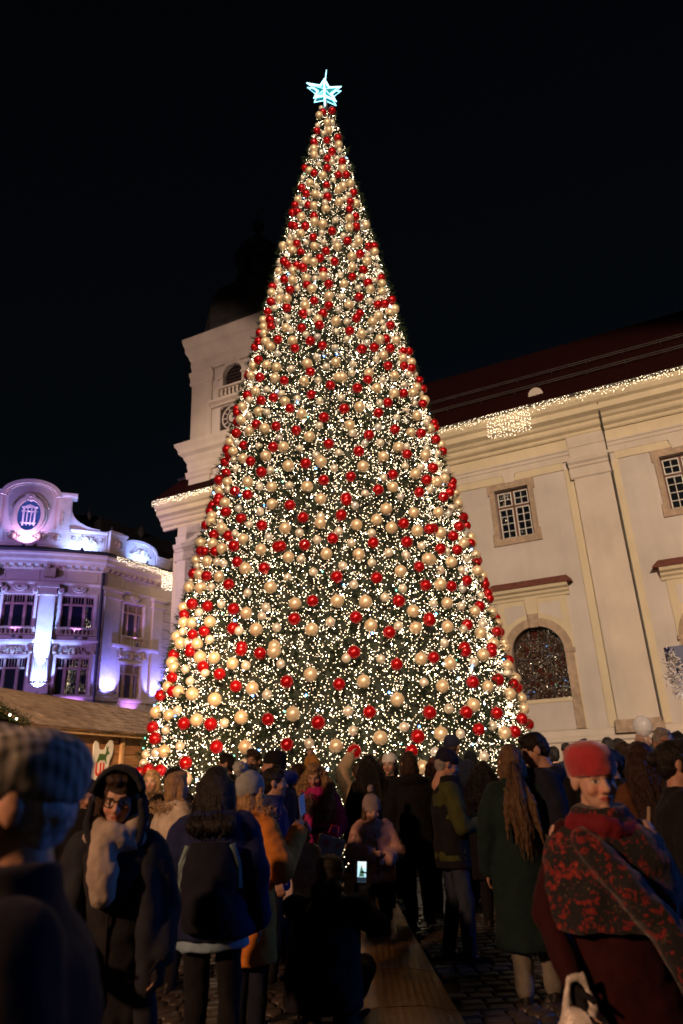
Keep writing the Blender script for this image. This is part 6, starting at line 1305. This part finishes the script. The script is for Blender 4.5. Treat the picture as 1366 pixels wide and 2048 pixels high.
vox('hood', fb, cloth('blue_hood', (.02, .035, .16)), NPEOPLE[-1], .014, 4, .5, .02, .1)
person('dark-haired man in profile facing left before the lower baubles', -1.53, 8.87, 1.76, 186, tone=(.5, .3, .2), vb=.010, vc=.02, hair={'t': 'short', 'm': black_h}, coat={'m': black, 'hem': .75, 'bulk': 1.1, 'collar': .05}, legs=BK)
person('man with cropped brown hair facing the camera beside the black beanie', -1.14, 8.32, 1.77, -98, tone=(.5, .3, .21), vb=.010, vc=.02, yaw=-12, hair={'t': 'short', 'm': brown_h}, coat={'m': charc, 'hem': .75, 'bulk': 1.1, 'collar': .05}, legs=BK)
person('person in a mustard coat reaching both hands up to the baubles', -.69, 8.75, 1.60, 70, female=True, vb=.009, vc=.015, hair={'t': 'bob', 'm': brown_h}, coat={'m': cloth('mustard_coat', (.40, .20, .05)), 'hem': .6, 'bulk': 1.15}, legs=BK, arms=(((.27, .12, 1.62), (.16, .16, 1.84)), ((.02, .24, 1.58), (.13, .17, 1.84))))
person('person in a beige padded coat raising an arm to a red bauble', .06, 9.3, 1.58, 95, female=True, vb=.009, vc=.015, hair={'t': 'short', 'm': brown_h}, coat={'m': cloth('beige_puffer', (.36, .25, .15)), 'hem': .6, 'bulk': 1.2, 'puff': .03}, legs=BK, arms=(((.25, .0, 1.12), (.2, .12, .95)), ((-.24, .06, 1.66), (-.10, .16, 1.86))))
person('blond woman with a pale fur hood and black coat facing the camera at left', -2.26, 8.19, 1.60, -95, female=True, tone=(.56, .36, .26), vb=.010, vc=.018, hair={'t': 'bob', 'm': blond_h}, coat={'m': black, 'hem': .6, 'bulk': 1.15, 'collar': .03}, legs=BK)
fur_ring(NPEOPLE[-1], MATS['fur_light'], .0, 1, 1.36, .16, 900, .06)
person('man with dark hair and long black coat seen from behind next to the fur hood', -1.93, 7.76, 1.61, 82, vb=.014, vc=.018, hair={'t': 'short', 'm': black_h}, coat={'m': black, 'hem': .40, 'bulk': 1.2}, legs=BK)
person('young woman with dark hair looking down behind the flat-capped man', -2.25, 6.15, 1.53, -62, female=True, pitch=-25, tone=(.5, .31, .22), vb=.009, vc=.018, hair={'t': 'long', 'm': black_h, 'len': .25}, coat={'m': black, 'hem': .6, 'bulk': 1.1}, legs=BK)
person('person with black hair just behind the dark hood', -2.34, 6.9, 1.60, 80, vb=.014, vc=.02, hair={'t': 'short', 'm': black_h}, coat={'m': black, 'hem': .6, 'bulk': 1.15}, legs=BK)
person('tallest man in a dark beanie turned towards the tree, behind the bearded man', 1.19, 8.75, 1.84, 55, vb=.011, vc=.018, hair={'t': 'short', 'm': brown_h}, hat={'t': 'beanie', 'm': MATS['navy_knit']}, coat={'m': navyc, 'hem': .7, 'bulk': 1.2, 'collar': .05}, legs=BK)
person('woman with dark curly hair and black coat left of the ponytail', 1.34, 7.68, 1.52, 82, female=True, vb=.013, vc=.02, hair={'t': 'curly', 'm': black_h, 'len': .2, 'w': 1.3}, coat={'m': black, 'hem': .5, 'bulk': 1.2, 'hoodback': True}, legs=BK)
person('woman with dark auburn hair peeping out behind the bearded man', .93, 8.38, 1.60, 100, female=True, vb=.013, vc=.02, hair={'t': 'curly', 'm': hairmat('hair_auburn', (.07, .02, .012)), 'len': .2}, coat={'m': black, 'hem': .6}, legs=BK)
person('person in a dark knitted hat before the tree near the silver bauble', 1.47, 9.15, 1.65, 92, vb=.014, vc=.02, hair={'t': 'short', 'm': black_h}, hat={'t': 'beanie', 'm': black}, coat={'m': black, 'hem': .6, 'bulk': 1.15}, legs=BK)
# ---- right-hand side
person('young woman with tied dark hair in profile beside the red beret', 2.08, 5.9, 1.565, 192, female=True, tone=(.5, .31, .22), vb=.009, vc=.016, hair={'t': 'bun', 'm': black_h}, coat={'m': black, 'hem': .55, 'bulk': 1.12, 'collar': .03}, legs=BK)
person('woman with long brown hair in a brown coat seen from behind', 1.93, 4.9, 1.585, 96, female=True, vb=.011, vc=.014, hair={'t': 'long', 'm': hairmat('hair_dark_brown', (.028, .012, .008)), 'len': .42, 'w': 1.05}, coat={'m': cloth('brown_coat', (.11, .045, .02)), 'hem': .62, 'bulk': 1.15}, legs=BK)
person('grey-haired man with ruddy face facing the camera near the balloon', 2.78, 6.5, 1.72, -100, tone=(.46, .25, .18), vb=.009, vc=.018, hair={'t': 'short', 'm': grey_h}, coat={'m': charc, 'hem': .7, 'bulk': 1.12, 'collar': .04}, legs=BK)
p, HM, hk = person('woman with glasses and tied dark hair in profile at the right edge', 1.70, 3.92, 1.565, -14, female=True, tone=(.48, .28, .2), vb=.008, vc=.013, hair={'t': 'bun', 'm': black_h}, coat={'m': black, 'hem': .5, 'bulk': 1.2, 'collar': .03}, legs=BK)
mb = MB()
for sg in (-1, 1): mb.tube([HM @ Vector((sg*.032*hk + .024*hk*cos(a), .094*hk, .002 + .02*hk*sin(a))) for a in np.linspace(0, 2*pi, 13)], .003, 5); mb.tube([HM @ Vector((sg*.056*hk, .092*hk, .006)), HM @ Vector((sg*.08*hk, 0, .008))], .0025, 4)
mb.build('glasses', iron, p); mb = MB(); mb.tube([(-.12, -.14, 1.24), (.02, -.19, 1.08), (.16, -.19, .92), (.24, -.1, .82)], .012, 6); mb.build('bag_strap', cloth('pale_tan_strap', (.35, .27, .2)), p)
person('bald man below the balloon', 3.38, 8.45, 1.79, 60, tone=(.52, .33, .25), vb=.011, vc=.02, coat={'m': navyc, 'hem': .75, 'bulk': 1.12, 'collar': .04}, legs=BK)
person('person with curly dark hair in a bright blue jacket seen from behind', 2.80, 7.55, 1.65, 88, vb=.013, vc=.018, hair={'t': 'curly', 'm': brown_h, 'len': .08}, coat={'m': cloth('bright_blue_jacket', (.02, .06, .28)), 'hem': .7, 'bulk': 1.2, 'hoodback': True}, legs=BK)
for x_, y_, h_, f_, hm_, t_, lab in [(-1.05, 7.3, 1.60, 95, black_h, 'long', 'woman with long black hair before the brown-haired man'), (-2.95, 7.6, 1.62, 60, brown_h, 'short', 'brown-haired man nearest the hut sign'),
    (2.35, 4.35, 1.62, 100, black_h, 'short', 'man in black at the right, behind the brown coat'), (2.25, 7.1, 1.66, 92, black_h, 'curly', 'person with thick dark hair between the beret and the tree'), (1.95, 8.3, 1.68, 85, brown_h, 'short', 'man in black behind the navy jacket'), (.38, 9.4, 1.64, 95, brown_h, 'bob', 'person touching the tree boughs behind the white beanie')]:
    person(lab, x_, y_, h_, f_, group='people in black among the crowd', vb=.014, vc=.02, hair={'t': t_, 'm': hm_, 'len': .25}, coat={'m': black, 'hem': .5, 'bulk': 1.16, 'collar': .03, 'hoodback': t_ == 'short'}, legs=BK)
far = [(2.92, 10.61, 1.69, 85, black_h, 'short', 'dark-haired person in the far crowd left of the red beret'), (3.39, 11.51, 1.75, 95, black_h, 'short', 'black-haired man in the far crowd, second from the tree'), (3.94, 12.39, 1.82, 70, black_h, 'short', 'tall dark-haired man in the far crowd above the red beret'),
    (3.01, 9.05, 1.69, 100, grey_h, 'bob', 'grey-haired woman in the far crowd right of the red beret'), (3.98, 11.32, 1.80, 88, black_h, 'curly', 'dark curly head in the far crowd below the plinth'), (4.48, 12.2, 1.80, 110, black_h, 'short', 'farthest dark head before the pilaster base'),
    (3.91, 10.28, 1.67, 92, brown_h, 'long', 'brown-haired woman in the far crowd left of the balloon'), (3.27, 7.3, 1.71, 80, black_h, 'short', 'black-haired man at the right edge behind the glasses'), (3.16, 12.1, 1.69, 85, brown_h, 'short', 'brown head in the far crowd nearest the tree foot'), (3.99, 9.71, 1.71, 75, black_h, 'bob', 'dark bobbed head in the far crowd below the balloon'),
    (2.55, 9.6, 1.66, 95, black_h, 'short', 'dark head half hidden behind the navy jacket'), (4.9, 10.6, 1.72, 90, brown_h, 'short', 'man in the far crowd near the booth post')]
for x_, y_, h_, f_, hm_, t_, lab in far:
    person(lab, x_, y_, h_, f_, group='far crowd before the church', vb=.02, vc=.03, hair={'t': t_, 'm': hm_, 'len': .25}, coat={'m': random.choice([black, navyc, charc]), 'hem': .6, 'bulk': 1.15, 'collar': .03}, legs=BK)
# clear confetti balloon
ball = empty('balloon', (3.25, 8.05, 1.70), 0, 'clear round balloon with confetti above the bald head', 'balloon')
bm_mat = mat('balloon_film', (.8, .85, .9), .12, var=0, trans=.0, spec=.8); b_ = bm_mat.node_tree.nodes['Principled BSDF']; b_.inputs['Alpha'].default_value = .45
mb = MB(); mb.ball((0, 0, .12), (.108, .108, .115), 24, 18); mb.lathe([(.02, .01), (.006, .0), (.016, -.02)], (0, 0, .0), 8); mb.build('film', bm_mat, ball, True)
conf = mat('confetti', (.7, .6, .65), .5, var=.5, scale=40, col2=(.2, .3, .7)); n = 160; d = RNG.normal(0, 1, (n, 3)); d /= np.linalg.norm(d, axis=1)[:, None]; c_ = d*.104 + np.array([0, 0, .12]); t1 = np.cross(d, (0.3, .5, .8)); t1 /= np.linalg.norm(t1, axis=1)[:, None]; t2 = np.cross(d, t1)
v = np.concatenate([c_ - t1*.006, c_ + t2*.006, c_ + t1*.006], 1).reshape(-1, 3); o = link('confetti', raw_mesh('confetti', v, np.arange(3*n).reshape(-1, 3), conf), ball); o['kind'] = 'stuff'
